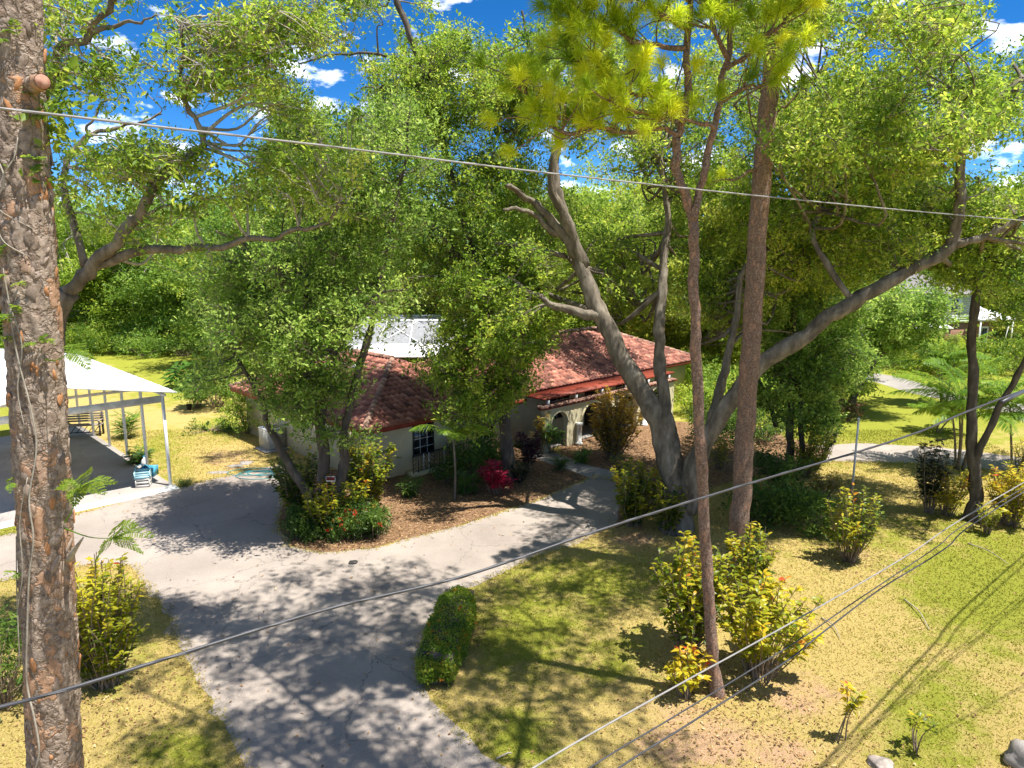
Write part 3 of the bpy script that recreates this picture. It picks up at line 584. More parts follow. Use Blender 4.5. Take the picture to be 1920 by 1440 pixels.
# ------------------------------------------------------------------ carport
cpo = empty('carport', tuple(F0), 'open white metal carport with gabled roof beside the driveway', 'carport')
def cbx(g, a0, a1, b0, b1, z0, z1, O=F0):
    k = Geo().box((a0, b0, z0), (a1, b1, z1)); vv = k.v[0]; f = k.f[0][:, ::-1]
    g.add(F0 + vv[:, :1]*E1 + vv[:, 1:2]*E2 + vv[:, 2:]*np.array([[0, 0, 1.0]]) - O, f); return g
WC, LC, ZE, ZP = 7.5, 15.0, 4.25, 5.0
for side, (a0, a1) in enumerate(((-0.45, WC/2), (WC+0.45, WC/2))):
    g = Geo(); e0 = ZE-0.02
    P = [CPt(a0, -0.5, e0), CPt(a1, -0.5, ZP), CPt(a1, LC+0.5, ZP), CPt(a0, LC+0.5, e0)]; v_ = np.array(P + [x+np.array([0, 0, 0.06]) for x in P]) - F0
    g.add(v_, [(0,3,2,1),(4,5,6,7),(0,1,5,4),(1,2,6,5),(2,3,7,6),(3,0,4,7)]); rp = g.build('roof_panel', M['white'], cpo)
    for k in range(1, 15):
        b = -0.5 + (LC+1)*k/15; Q = [CPt(a0, b, e0+0.063), CPt(a1, b, ZP+0.063)]; bar(Geo(), Q[0]-F0, Q[1]-F0, 0.022, 4).build('roof_rib', M['white'], rp)
for a in (0, WC):
    for k in range(6): cbx(Geo(), a-0.055, a+0.055, k*3-0.055, k*3+0.055, 0.02, ZE-0.12).build('post', M['white'], cpo)
    cbx(Geo(), a-0.06, a+0.06, -0.3, LC+0.3, ZE-0.12, ZE-0.024).build('side_beam', M['white_old'], cpo)
for b in (0, LC): cbx(Geo(), 0.062, WC-0.062, b-0.05, b+0.05, ZE-0.42, ZE-0.13).build('tie_beam', M['white_old'], cpo)
for b in (3, 6, 9, 12): cbx(Geo(), 0.062, WC-0.062, b-0.04, b+0.04, ZE-0.32, ZE-0.2).build('tie_beam', M['white_old'], cpo)
for b in (0, 3, 6, 9, 12, LC): cbx(Geo(), WC/2-0.06, WC/2+0.06, b-0.045, b+0.045, ZE-0.13 if b in (0, LC) else ZE-0.2, ZP-0.06).build('king_post', M['white_old'], cpo)
g = Geo(); cbx(g, -0.1, WC+0.3, -0.05, LC+0.4, 0.0, 0.02); tag(g.build('carport_floor', M['slab'], None, loc=tuple(F0)), kind='structure')
g = Geo(); cbx(g, -0.15, WC+3.0, -0.75, -0.05, 0.0, 0.05); tag(g.build('white_kerb', M['white'], None, loc=tuple(F0)), kind='structure')
# bench at the far end
bp = G(158, 817); bench = empty('garden_bench', tuple(bp), 'weathered slatted bench at the far end of the carport', 'bench', rz=R(12))
WD = mat_noise('weathered_wood', [(0.3, (0.13, 0.10, 0.075)), (0.7, (0.36, 0.31, 0.25))], 6, 0.85, 0.3, stretch=(0.3, 3, 3))
for k in range(4): Geo().box((-1.0, -0.3+k*0.15, 0.62), (1.0, -0.18+k*0.15, 0.66)).build('seat_slat', WD, bench)
for k in range(4): Geo().box((-1.0, 0.34, 0.74+k*0.14), (1.0, 0.38, 0.84+k*0.14)).build('back_slat', WD, bench)
for sx in (-0.92, 0.92):
    for y in (-0.24, 0.24): Geo().box((sx-0.04, y-0.04, 0.02), (sx+0.04, y+0.04, 0.62)).build('leg', M['black_iron'], bench)
    Geo().box((sx-0.04, 0.282, 0.02), (sx+0.04, 0.338, 1.32)).build('back_post', M['black_iron'], bench); Geo().box((sx-0.05, -0.34, 0.86), (sx+0.05, 0.34, 0.9)).build('armrest', WD, bench); Geo().box((sx-0.03, -0.28, 0.66), (sx+0.03, -0.22, 0.86)).build('arm_post', M['black_iron'], bench)
bar(Geo(), (-0.92, 0, 0.2), (0.92, 0, 0.2), 0.025).build('stretcher', M['black_iron'], bench)
for k in range(6): bar(Geo(), (-0.9+k*0.3, -0.25, 0.2), (-0.6+k*0.3, -0.25, 0.6), 0.02).build('brace', M['black_iron'], bench)
# crates
CB = plain('blue_plastic', (0.06, 0.27, 0.40), 0.45); CW = plain('pale_blue_plastic', (0.30, 0.50, 0.55), 0.45); CG = plain('grey_plastic', (0.50, 0.48, 0.44), 0.6)
def crate(name, label, loc, sx, sy, h_, mat_, rz, handle=False, slots=True):
    o = empty(name, loc, label, 'crate', 'plastic crates in the carport', rz); t = 0.025
    Geo().box((-sx, -sy, 0), (sx, sy, t)).build('bottom', mat_, o)
    for s in (-1, 1):
        for zz_, hh in ((t, h_*0.28), (h_*0.42, h_*0.66), (h_*0.78, h_)) if slots else ((t, h_),):
            Geo().box((-sx, s*sy-t/2, zz_), (sx, s*sy+t/2, hh)).build('side_wall', mat_, o); Geo().box((s*sx-t/2, -sy+t/2+.002, zz_), (s*sx+t/2, sy-t/2-.002, hh)).build('end_wall', mat_, o)
        for s2 in (-1, 1): Geo().box((s*sx-t*.8, s2*sy-t*.8, 0.003), (s*sx+t*.8, s2*sy+t*.8, h_+.006)).build('corner_post', mat_, o)
    if handle:
        th = np.linspace(0, math.pi, 11); v_, q_, t_ = tube(np.stack([np.cos(th)*sx, np.zeros(11), h_+np.sin(th)*0.3], 1), 0.02, 5); Geo().add(v_, q_, t_).build('handle', CB, o)
    return o
c0 = G(270, 912); crate('plastic_crate', 'grey crate at the bottom of the stack by the front carport post', tuple(c0+[0, 0, .02]), 0.27, 0.22, 0.4, CG, 0.3)
crate('plastic_crate', 'pale blue basket with a hooped handle on top of the grey crate', tuple(c0+[0, 0, .435]), 0.3, 0.24, 0.3, CW, 0.35, True)
crate('plastic_crate', 'deep blue tub standing behind the stacked crates', tuple(G(280, 892)+[0, 0, .02]), 0.3, 0.26, 0.42, CB, 0.1, False, False)
wb = empty('water_jug', tuple(G(272, 878)+[0, 0, .02]), 'white plastic jug beside the blue tub in the carport', 'jug')
v_, q_, t_ = tube(np.array([(0, 0, z) for z in (0, 0.02, 0.3, 0.42, 0.48, 0.55)]), np.array([0.12, 0.15, 0.15, 0.1, 0.045, 0.045]), 14); Geo().add(v_, q_, t_).build('body', M['white_old'], wb, True)
v_, q_, t_ = tube(np.array([(0, 0, z) for z in (0.55, 0.6)]), 0.05, 10); Geo().add(v_, q_, t_).build('cap', CB, wb)
# plant pot, hose, stones, rocks, pole and other small things
po = empty('plant_pot', tuple(G(355, 768)), 'small black plant pot standing on the dry lawn', 'pot')
v_, q_, t_ = tube(np.array([(0, 0, z) for z in (0, 0.3, 0.3, 0.36, 0.36, 0.3)]), np.array([0.13, 0.18, 0.205, 0.205, 0.17, 0.165]), 14); Geo().add(v_, q_, t_).build('pot', M['black_iron'], po)
v_, q_, t_ = tube(np.array([(0, 0, 0.29), (0, 0, 0.31)]), 0.16, 12); Geo().add(v_, q_, t_).build('soil', M['mulch'], po)
hm = plain('teal_hose', (0.05, 0.24, 0.24), 0.5); hp = G(478, 892); th = np.linspace(0, 2*math.pi*4.5, 150); r_ = 0.55+0.22*np.sin(th*0.37)+0.08*np.sin(th*1.7)
path = np.stack([r_*np.cos(th)*1.5+0.3*np.sin(th*0.2), r_*np.sin(th)*0.8+th*0.02, 0.02+0.012*(th/6.3)], 1); path = np.vstack([path, catmull([path[-1], (1.2, .6, .02), (2.0, 1.2, .02), (2.6, 2.2, .02)], 6)])
v_, q_, t_ = tube(path, 0.017, 5); tag(Geo().add(v_, q_, t_).build('garden_hose', hm, None, True, tuple(hp)), 'coiled teal garden hose lying at the driveway edge near the house', 'hose')
def stone(name, loc, s, mat_, seed, label, cat, group=None, flat=0.5):
    r = np.random.default_rng(seed); bpy_m = bpy.data.meshes.new(name); import bmesh
    bm = bmesh.new(); bmesh.ops.create_icosphere(bm, subdivisions=3, radius=1)
    ph = r.uniform(0, 6, 9)
    for v in bm.verts:
        c = v.co; k = 1+0.16*math.sin(c.x*3+ph[0])+0.13*math.sin(c.y*4+ph[1])+0.1*math.sin(c.z*5+c.x*4+ph[2])+0.05*math.sin(c.x*11+c.y*9+ph[3])
        v.co = Vector((c.x*s[0]*k, c.y*s[1]*k, max(c.z, -0.3)*s[2]*k*flat+0.25*s[2]*flat))
    [setattr(f_, 'smooth', True) for f_ in bm.faces]; bm.to_mesh(bpy_m); bm.free(); bpy_m.materials.append(mat_); o = link(name, bpy_m, None, loc); return tag(o, label, cat, group)
RK = mat_noise('grey_rock', [(0.3, (0.16, 0.13, 0.11)), (0.6, (0.36, 0.31, 0.27)), (0.8, (0.52, 0.48, 0.43))], 5, 0.9, 0.8, 25)
stone('rock', tuple(G(1655, 1436)), (0.27, 0.2, 0.22), RK, 1, 'brown grey rock on the dry lawn left of the corner plant', 'rock')
stone('rock', tuple(G(1915, 1432)), (0.36, 0.32, 0.44), M['path'], 2, 'large pale grey rock at the bottom right corner', 'rock', flat=0.8)
for k, (x, y) in enumerate(((408, 886), (440, 874), (462, 868))): stone('stepping_stone', tuple(G(x, y)), (0.42, 0.26, 0.06), M['path'], 10+k, ['pale stepping stone farthest left on the dry grass by the driveway', 'middle one of the three pale stepping stones', 'pale stepping stone nearest the house on the dry grass'][k], 'stone', 'stepping stones by the driveway')
stone('drain_cap', tuple(G(662, 1056)+[0, 0, .006]), (0.13, 0.12, 0.14), M['black_iron'], 5, 'small black lump lying on the shaded driveway', 'debris')
pl = empty('pole', tuple(G(1597, 926)), 'thin pale metal pole standing on the right lawn', 'pole'); b = G(1597, 926); tp = PY(1610, 786, b[1]) - b
v_, q_, t_ = tube(np.array([(0, 0, 0), tp]), 0.045, 8); Geo().add(v_, q_, t_).build('shaft', M['white_old'], pl, True); v_, q_, t_ = tube(np.array([tp, tp+[0, 0, .05]]), 0.055, 8); Geo().add(v_, q_, t_).build('cap', M['white_old'], pl)
for k, (x0, y0, x1, y1) in enumerate(((1815,1020,1890,1060),(1695,1125,1742,1183),(1540,1160,1575,1200),(930,1425,960,1418))):
    a, b = G(x0, y0)+[0, 0, .03], G(x1, y1)+[0, 0, .05]; m_ = (a+b)/2+[0.1, 0.05, 0.05]; v_, q_, t_ = tube(catmull([a, m_, b], 5)-a, np.linspace(0.022, 0.01, 11), 5)
    tag(Geo().add(v_, q_, t_).build('fallen_twig', M['pale_twig'], None, True, tuple(a)), ['dry twig on the green lawn at the right edge', 'thin bare twig on the lawn between the wires and the lone croton', 'short twig beside the sagging wires', 'pale twig at the bottom edge by the driveway'][k], 'twig', 'fallen twigs')

# ------------------------------------------------------------------ trees
# openings in the canopy (sky, roofs, trunks), in pixels of the photograph: clumps keep out of them
GAPS = [(250,55,75,50),(270,180,45,30),(190,245,60,28),(425,270,60,45),(400,15,60,22),(590,140,55,45),(690,70,45,50),(655,170,40,50),(480,235,50,40),(925,25,35,30),(820,40,40,30),(1120,365,65,40),(1520,115,55,50),(1590,30,35,25),
        (1690,90,50,28),(1850,85,55,45),(1870,295,75,40),(1425,115,22,30),(1035,290,30,35),(1760,170,35,20),(1215,120,25,20),(1000,50,25,20),(330,240,40,30)]
HOLES = [(735,745,85,75),(745,628,55,42),(770,850,60,60),(1075,685,75,55),(1065,790,70,50),(450,670,45,28),(520,830,45,50),(420,800,90,90),(1270,675,40,22),(1000,900,120,60)]
def sample(rng, regions, extra=(), holes=True):
    out = []; gl = GAPS + list(extra) + (HOLES if holes else [])
    for px, py, rx, ry, Y0, Y1, n, r0, r1 in regions:
        k = tries = 0
        while k < n and tries < n*40:
            tries += 1; a = rng.uniform(0, 2*math.pi); q = math.sqrt(rng.random()); x = px+rx*q*math.cos(a); y = py+ry*q*math.sin(a); Y = rng.uniform(Y0, Y1); r = rng.uniform(r0, r1); P = PY(x, y, Y); rp = r*FPX/Y
            if P[2] < r*0.5+0.3: continue
            if any(((x-gx_)/(grx*0.9+rp*0.5))**2 + ((y-gy_)/(gry*0.9+rp*0.4))**2 < 1 for gx_, gy_, grx, gry in gl): continue
            out.append((*P, r)); k += 1
    return np.array(out)
def stem_path(pts, rng, wob=0.05, k=6):
    P = np.array([PY(*p) for p in pts]); Q = catmull(P, k); n = rng.normal(size=Q.shape)*wob; n[0] = 0; n = (n + np.roll(n, 1, 0) + np.roll(n, -1, 0))/2; n[0] = 0
    return Q + n
CLM = {}
RCL = np.array([0.3, 0.45, 0.62, 0.82, 1.05, 1.3])
def clump_mesh(leaf, Ln, Wd, rc, var, dens, up):
    key = (leaf.name, Ln, Wd, rc, var, dens)
    if key not in CLM:
        r = np.random.default_rng(abs(hash((round(Ln*1e4), round(rc*1e4), var))) % 9999); k = 8; d_ = runit(r, k)*r.random((k, 1))**0.5*rc*1.0*[1, 1, 0.8]
        g_ = Geo(); foliage(g_, r, np.hstack([d_, rc*r.uniform(0.4, 0.75, (k, 1))]), dens*0.8*rc*rc/(k*(0.6*rc)**2), Ln, Wd, sub=11, up=up, twig=True); CLM[key] = g_.mesh('leaf_clump', leaf)
    return CLM[key]
def make_tree(name, label, cat, stems, clumps, leaf, bark, seed, dens=800, Ln=0.13, Wd=0.065, group=None, twigmat=None, twigs=4, foot=0.0, sides=12, up=0.9, sub=14, bare=0.0, extra_stems=()):
    """stems: (list of (px, py, Y), radius at foot, radius at tip); the first is the trunk"""
    r = np.random.default_rng(seed); paths = []
    for pts, r0, r1 in stems:
        Q = stem_path(pts, r); rad = r0 + (r1-r0)*np.linspace(0, 1, len(Q))**0.8; rad = rad*(1+0.05*r.normal(size=len(Q))); paths.append((Q, rad))
    for P, r0, r1 in extra_stems: Q = catmull(P, 6); paths.append((Q, np.linspace(r0, r1, len(Q))))
    Q0 = paths[0][0]
    if Q0[0][2] > 0.05: Q0 = np.vstack([[Q0[0][0], Q0[0][1], -0.05], Q0]); paths[0] = (Q0, np.concatenate([[paths[0][1][0]*1.05], paths[0][1]]))
    base = paths[0][0][0].copy(); base[2] = 0; root = empty(name, tuple(base), label, cat, group)
    for k, (Q, rad) in enumerate(paths):
        rad = rad.copy()
        if k == 0 and foot: z = Q[:, 2]; rad = rad*(1 + foot*np.exp(-np.maximum(z, 0)/0.5))
        v, q, t = tube(Q, rad, sides); g_ = Geo(); vv = v - base
        vv += (r.normal(size=vv.shape)*0.02*np.minimum(1, rad.max()*3)); g_.add(vv, q, t).build('trunk' if k == 0 else 'limb', bark, root, True)
    SP_ = np.vstack([p for p, _ in paths]); SR = np.concatenate([x for _, x in paths]); low = np.concatenate([np.full(len(p), 0.6 if i == 0 else 0) for i, (p, _) in enumerate(paths)])
    gb = Geo(); gc = Geo()
    if len(clumps):
        for c in clumps:
            d_ = np.linalg.norm(SP_ - c[:3], axis=1) + np.where(SP_[:, 2] > c[2]+0.5, 1.5, 0) + low; i = int(np.argmin(d_)); a = SP_[i]; b = c[:3]; L_ = np.linalg.norm(b-a)
            if L_ < 0.2: continue
            m1 = a + (b-a)*0.35 + r.normal(size=3)*0.10*L_ + [0, 0, -0.06*L_]; m2 = a + (b-a)*0.7 + r.normal(size=3)*0.09*L_
            r0 = min(SR[i]*0.7, 0.02+0.012*L_+0.012*c[3]); Q = catmull([a, m1, m2, b + (b-m2)*0.3], 4); v, q, t = tube(Q, np.linspace(r0, 0.008, len(Q)), 5, False); gb.add(v-base, q)
            for _ in range(twigs):
                s = Q[r.integers(len(Q)//2, len(Q))]; e = c[:3] + runit(r, 1)[0]*c[3]*r.uniform(0.6, 1.05)*[1, 1, 0.8]; mm_ = (s+e)/2 + r.normal(size=3)*0.12*c[3]
                v, q, t = tube(catmull([s, mm_, e], 3), np.linspace(0.014, 0.005, 7), 4, False); gb.add(v-base, q)
        gb.build('branches', twigmat or bark, root, True)
        cl = clumps[r.random(len(clumps)) >= bare] if bare else clumps
        cw = empty('crown', (0, 0, 0)); cw.parent = root
        for c in cl:
            i = int(np.argmin(np.abs(RCL-c[3]))); ob = link('leaf_clump', clump_mesh(leaf, Ln, Wd, RCL[i], int(r.integers(3)), dens, up), cw, tuple(c[:3]-base)); q_ = c[3]/RCL[i]
            ob.rotation_euler = (r.normal()*0.25, r.normal()*0.25, r.uniform(0, 6.28)); ob.scale = (q_*r.uniform(.85, 1.2), q_*r.uniform(.85, 1.2), q_)
    return root

rg = np.random.default_rng(11)
# background wood: four shapes, copied
def wood_proto(seed, h, cr):
    r = np.random.default_rng(seed); stems = []; P = np.array([(0, 0, -0.05), (r.normal()*0.3, r.normal()*0.3, h*0.3), (r.normal()*0.6, r.normal()*0.6, h*0.55), (r.normal()*0.8, r.normal()*0.8, h*0.85)]); stems = [(P, 0.32, 0.06)]
    for k in range(5):
        a = k*1.26+r.uniform(0, 0.6); s = P[1]+(P[2]-P[1])*r.uniform(-0.2, 1); e = np.array([math.cos(a)*cr*0.75, math.sin(a)*cr*0.75, h*r.uniform(0.55, 0.8)]); stems.append((np.array([s, (s+e)/2+[0, 0, 0.5], e]), 0.15, 0.03))
    n = 62; d_ = runit(r, n); rr_ = r.random(n)**0.35
    C = np.stack([d_[:, 0]*cr*rr_, d_[:, 1]*cr*rr_, h*0.58 + d_[:, 2]*rr_*h*0.42, r.uniform(0.8, 1.7, n)], 1)
    sk = [(math.cos(a)*cr*q_, math.sin(a)*cr*q_, r.uniform(0.6, h*0.28), r.uniform(0.8, 1.4)) for a, q_ in zip(r.uniform(0, 6.28, 20), r.uniform(0.5, 1.05, 20))]
    return stems, np.vstack([C, sk])
PROT = []
for k, (h_, c_, mt) in enumerate(((13.5, 5.0, 'wood_far'), (12.0, 4.6, 'oak'), (14.5, 5.4, 'oak_yellow'), (11.5, 5.0, 'oak_dark'))):
    r = np.random.default_rng(100+k); stems, C = wood_proto(50+k, h_, c_); gs = Geo(); gb = Geo(); gc = Geo()
    for i, (P, a, b) in enumerate(stems):
        Q = catmull(P, 5); v, q, t = tube(Q, np.linspace(a, b, len(Q)), 7); (gs if i == 0 else gb).add(v, q, t)
    SPX = np.vstack([catmull(P, 5) for P, _, _ in stems])
    for c in C:
        i = int(np.argmin(np.linalg.norm(SPX-c[:3], axis=1))); m_ = (SPX[i]+c[:3])/2 + r.normal(size=3)*0.3; v, q, t = tube(catmull([SPX[i], m_, c[:3]], 4), np.linspace(0.06, 0.015, 9), 4, False); gb.add(v, q)
    foliage(gc, r, C, 400, 0.2, 0.105, sub=12)
    PROT.append((gs.mesh('trunk', M['oak_bark'], True), gb.mesh('branches', M['pale_twig'], True), gc.mesh('crown', M[mt])))
def wood_tree(k, loc, s, rz, label, group, name='wood_tree'):
    o = empty(name, loc, label, 'tree', group, rz); o.scale = (s, s, s*rg.uniform(0.92, 1.08))
    for nm, me in zip(('trunk', 'branches', 'crown'), PROT[k]): link(nm, me, o)
    return o
wl = 'leafy green tree in the wood growing beyond the house and carport'
spots = []
for px in range(-160, 1250, 100): spots.append((px+rg.uniform(-30, 30), rg.uniform(73, 80) if px < 520 else rg.uniform(58, 66)))
for px in range(-140, 1300, 115): spots.append((px+rg.uniform(-40, 40), rg.uniform(86, 98) if px < 520 else rg.uniform(72, 84)))
for px, Y in spots:
    X = (px-960)/FPX*Y*1.02; wood_tree(int(rg.integers(4)), (X, Y, 0), rg.uniform(0.95, 1.15)*(1.3 if px < 520 else 1.15), rg.uniform(0, 6.28), wl, 'trees of the wood beyond the house')
for px, Y, s in ((1345,53,0.85),(1455,54,0.9),(1560,58,0.85),(1250,57,0.95),(1330,60,1.0),(1420,66,1.05),(1500,72,1.0),(1570,84,1.0),(1650,92,1.05),(1740,95,1.1),(1830,92,1.0),(1920,88,1.1),(2010,80,1.1),(1380,78,1.1),(2080,64,1.0),(1960,100,1.2),(1470,95,1.2),(1700,112,1.2)):
    wood_tree(int(rg.integers(4)), ((px-960)/FPX*Y*1.02, Y, 0), s*0.95, rg.uniform(0, 6.28), 'leafy green tree in the background around the pale green house', 'trees around the far house')
# woodland far away
C = np.stack([rg.uniform(-150, 150, 900), rg.uniform(112, 150, 900), rg.uniform(0.5, 13, 900), rg.uniform(1.3, 2.6, 900)], 1)
tag(foliage(Geo(), rg, C, 26, 0.75, 0.45, sub=6).build('far_woodland', M['wood_far']), 'distant band of woodland behind everything', 'woodland', kind='stuff')

# undergrowth along the back of the left yard
def bush(name, label, loc, w_, h_, leaf, seed, n=26, dens=700, Ln=0.12, Wd=0.06, group=None, cat='shrub', stemmat='stem', up=0.8):
    r = np.random.default_rng(seed); o = empty(name, tuple(loc), label, cat, group); C = []; gb = Geo()
    for k in range(n):
        a = r.uniform(0, 6.28); q_ = math.sqrt(r.random()); z = h_*r.uniform(0.25, 0.95)*(1-0.35*q_); c = (math.cos(a)*w_*q_, math.sin(a)*w_*q_, z, min(w_, h_)*r.uniform(0.18, 0.34)); C.append(c)
        v, q, t = tube(catmull([(c[0]*0.15, c[1]*0.15, 0), (c[0]*0.5+r.normal()*0.08, c[1]*0.5+r.normal()*0.08, z*0.6), c[:3]], 4), np.linspace(0.022, 0.006, 9), 4, False); gb.add(v, q)
    gb.build('stems', M[stemmat], o, True); foliage(Geo(), r, np.array(C), dens, Ln, Wd, sub=10, up=up).build('foliage', M[leaf], o) if False else None
    gf = Geo(); foliage(gf, r, np.array(C), dens, Ln, Wd, sub=10, up=up); gf.build('foliage', M[leaf], o); return o
for k, (x, y, w_, h_, mt) in enumerate(((120,672,3.0,3.4,'bright'),(200,664,2.6,3.0,'wood_far'),(270,668,2.4,2.6,'oak_dark'),(345,668,2.6,2.8,'oak_dark'),(60,668,3.0,3.5,'bright'),(430,690,2.0,2.6,'oak'),(-40,668,3,3,'oak'))):
    bush('undergrowth_bush', ['bright bush behind the carport ridge at the back of the left yard', 'pale green bush right of the carport roof at the back of the left yard', 'dark bush in the middle of the undergrowth at the back of the left yard', 'dark bush in the undergrowth right above the banana like plant', 'bright bush showing left of the carport ridge behind the near pine', 'green bush nearest the left wing roof at the back of the yard', 'bush at the far left edge of the undergrowth behind the near pine'][k], G(x, y), w_, h_, mt, 300+k, 30, 260, 0.2, 0.1, 'undergrowth bushes behind the carport')

# --- oak whose trunk hides behind the near pine on the left
st = [([(112,1214,17),(98,1000,17),(92,800,17),(95,640,17),(125,545,17)], 0.34, 0.24),
      ([(120,550,17),(180,490,16.8),(245,430,16.6),(283,370,16.5),(330,300,16.4),(383,276,16.3),(366,215,16.2),(338,130,16),(345,40,16)], 0.165, 0.03),
      ([(150,515,17),(215,482,16.8),(330,467,16.6),(430,459,16.5),(520,441,16.4),(592,422,16.3),(650,385,16.2)], 0.135, 0.02),
      ([(98,600,17),(80,400,16.4),(75,230,16),(110,95,15.6),(165,65,15.5),(215,-5,15.3)], 0.15, 0.05), ([(165,65,15.5),(230,40,15.4),(290,25,15.2)], 0.06, 0.015),
      ([(160,500,17),(120,330,17.5),(165,260,18),(235,235,18),(300,215,18)], 0.1, 0.02), ([(160,265,18),(165,230,18),(200,190,18)], 0.05, 0.02)]
cl = sample(rg, [(180,20,110,45,14.5,17,9,.3,.6),(370,60,90,60,15,17.5,12,.35,.7),(430,110,110,60,15,17.5,12,.35,.7),(250,160,90,60,15,18,8,.25,.5),(280,280,130,50,15.5,18,14,.3,.65),(180,340,90,80,16,18.5,10,.35,.7),(360,330,120,60,15.5,17.5,12,.3,.7),(540,90,90,70,15,17.5,9,.3,.6),(130,150,50,60,15.5,17,6,.25,.5),(620,350,80,60,15.5,17.5,9,.4,.7),(500,330,70,60,15.5,17.5,7,.35,.6),(600,230,90,60,15.5,17.5,8,.3,.5),(480,40,100,50,15.5,17.5,7,.3,.5),(330,430,140,60,16,18.5,8,.3,.6),(450,170,110,70,15.5,17.5,9,.3,.55),(180,120,110,80,15,17.5,8,.25,.5),(620,60,110,60,15.5,17.5,9,.3,.55)])
make_tree('oak_tree', 'oak on the left whose grey limbs curve out behind the near pine', 'tree', st, cl, M['oak'], M['oak_bark'], 21, dens=1500, Ln=0.115, Wd=0.05, twigmat=M['pale_twig'], up=0.6)
# --- oak in the island bed at the house corner
st = [([(622,1000,25.2),(612,910,25.2),(602,820,25.2),(592,700,25.3),(575,560,25.5),(560,420,25.8),(545,300,26)], 0.3, 0.07),
      ([(628,985,25.1),(640,890,25.1),(652,790,25),(690,640,25),(725,480,25),(760,300,25.4),(770,200,25.6)], 0.24, 0.015),
      ([(606,960,25.2),(548,882,25),(508,812,24.8),(482,740,24.7),(430,650,24.6)], 0.2, 0.05), ([(598,760,25.2),(640,640,24),(700,560,23),(760,540,22.6)], 0.1, 0.03), ([(575,560,25.5),(480,470,25),(400,430,24.6)], 0.11, 0.03)]
cl = sample(rg, [(570,600,180,120,22.5,28,34,.7,1.3),(600,440,190,120,22.5,28.5,36,.7,1.35),(660,290,170,100,23,28.5,26,.7,1.3),(440,690,60,80,23.5,26,9,.5,.9),(620,750,80,55,23.5,26,14,.5,.9),(470,540,90,90,23,27,12,.6,1.1),(560,330,110,70,23,28,14,.6,1.1),(640,830,60,35,24,26,5,.4,.6),(620,200,140,80,23,28,14,.5,1.0),(480,640,80,60,22.5,25,14,.5,.9),(510,735,60,45,23.5,25.5,10,.5,.8),(590,690,70,60,23,25,8,.5,.9),(395,700,40,60,23,25,3,.4,.7),(560,800,40,40,24,26,4,.4,.6),(520,180,90,80,23,27,6,.5,.8)], [(300,560,60,60)])
make_tree('oak_tree', 'dark leafy oak growing from the island bed at the house corner', 'tree', st, cl, M['oak_dark'], M['dark_bark'], 22, dens=1000, Ln=0.13, Wd=0.062, twigmat=M['oak_bark'], foot=0.4, up=0.7)
# --- oak in front of the house
st = [([(955,908,30.8),(950,820,30.8),(944,740,30.8),(930,640,30.8),(900,520,31),(862,390,31),(802,165,31),(765,65,31),(735,-20,31)], 0.33, 0.09),
      ([(942,720,30.8),(1000,645,30),(1012,560,29.5)], 0.14, 0.04), ([(900,520,31),(820,430,30.5),(710,340,30)], 0.16, 0.04), ([(797,145,31),(740,108,31),(640,98,31),(560,120,31)], 0.09, 0.03), ([(795,155,31),(720,160,31),(680,165,31)], 0.07, 0.02), ([(862,390,31),(960,260,30.5),(1000,130,30.5),(980,20,30)], 0.14, 0.04)]
cl = sample(rg, [(880,560,150,100,28.5,33,30,.8,1.4),(890,410,170,110,28.5,33.5,36,.8,1.5),(840,260,170,110,29,33.5,28,.8,1.4),(740,200,130,80,29.5,33,10,.6,1.1),(870,690,75,60,28.5,31,12,.6,1.0),(985,700,50,50,28.5,30,9,.5,.9),(900,90,160,80,29.5,33,22,.6,1.1),(720,60,160,70,29.5,33,14,.5,.9),(860,160,160,80,29,33,16,.7,1.2),(840,760,70,40,28,30,8,.5,.8),(1000,650,50,60,27.5,30,9,.5,.9),(930,690,60,70,27.5,30,10,.5,.9),(840,640,60,60,28,31,8,.6,1.0),(890,780,50,40,28,30,6,.4,.7),(960,600,70,70,28,31,10,.6,1.0),(1030,200,90,100,29.5,33,9,.6,1.1),(880,760,40,40,29,31,5,.4,.7)])
make_tree('oak_tree', 'tall oak growing in front of the middle of the tiled house', 'tree', st, cl, M['oak'], M['dark_bark'], 23, dens=880, Ln=0.138, Wd=0.066, twigmat=M['oak_bark'], foot=0.3)
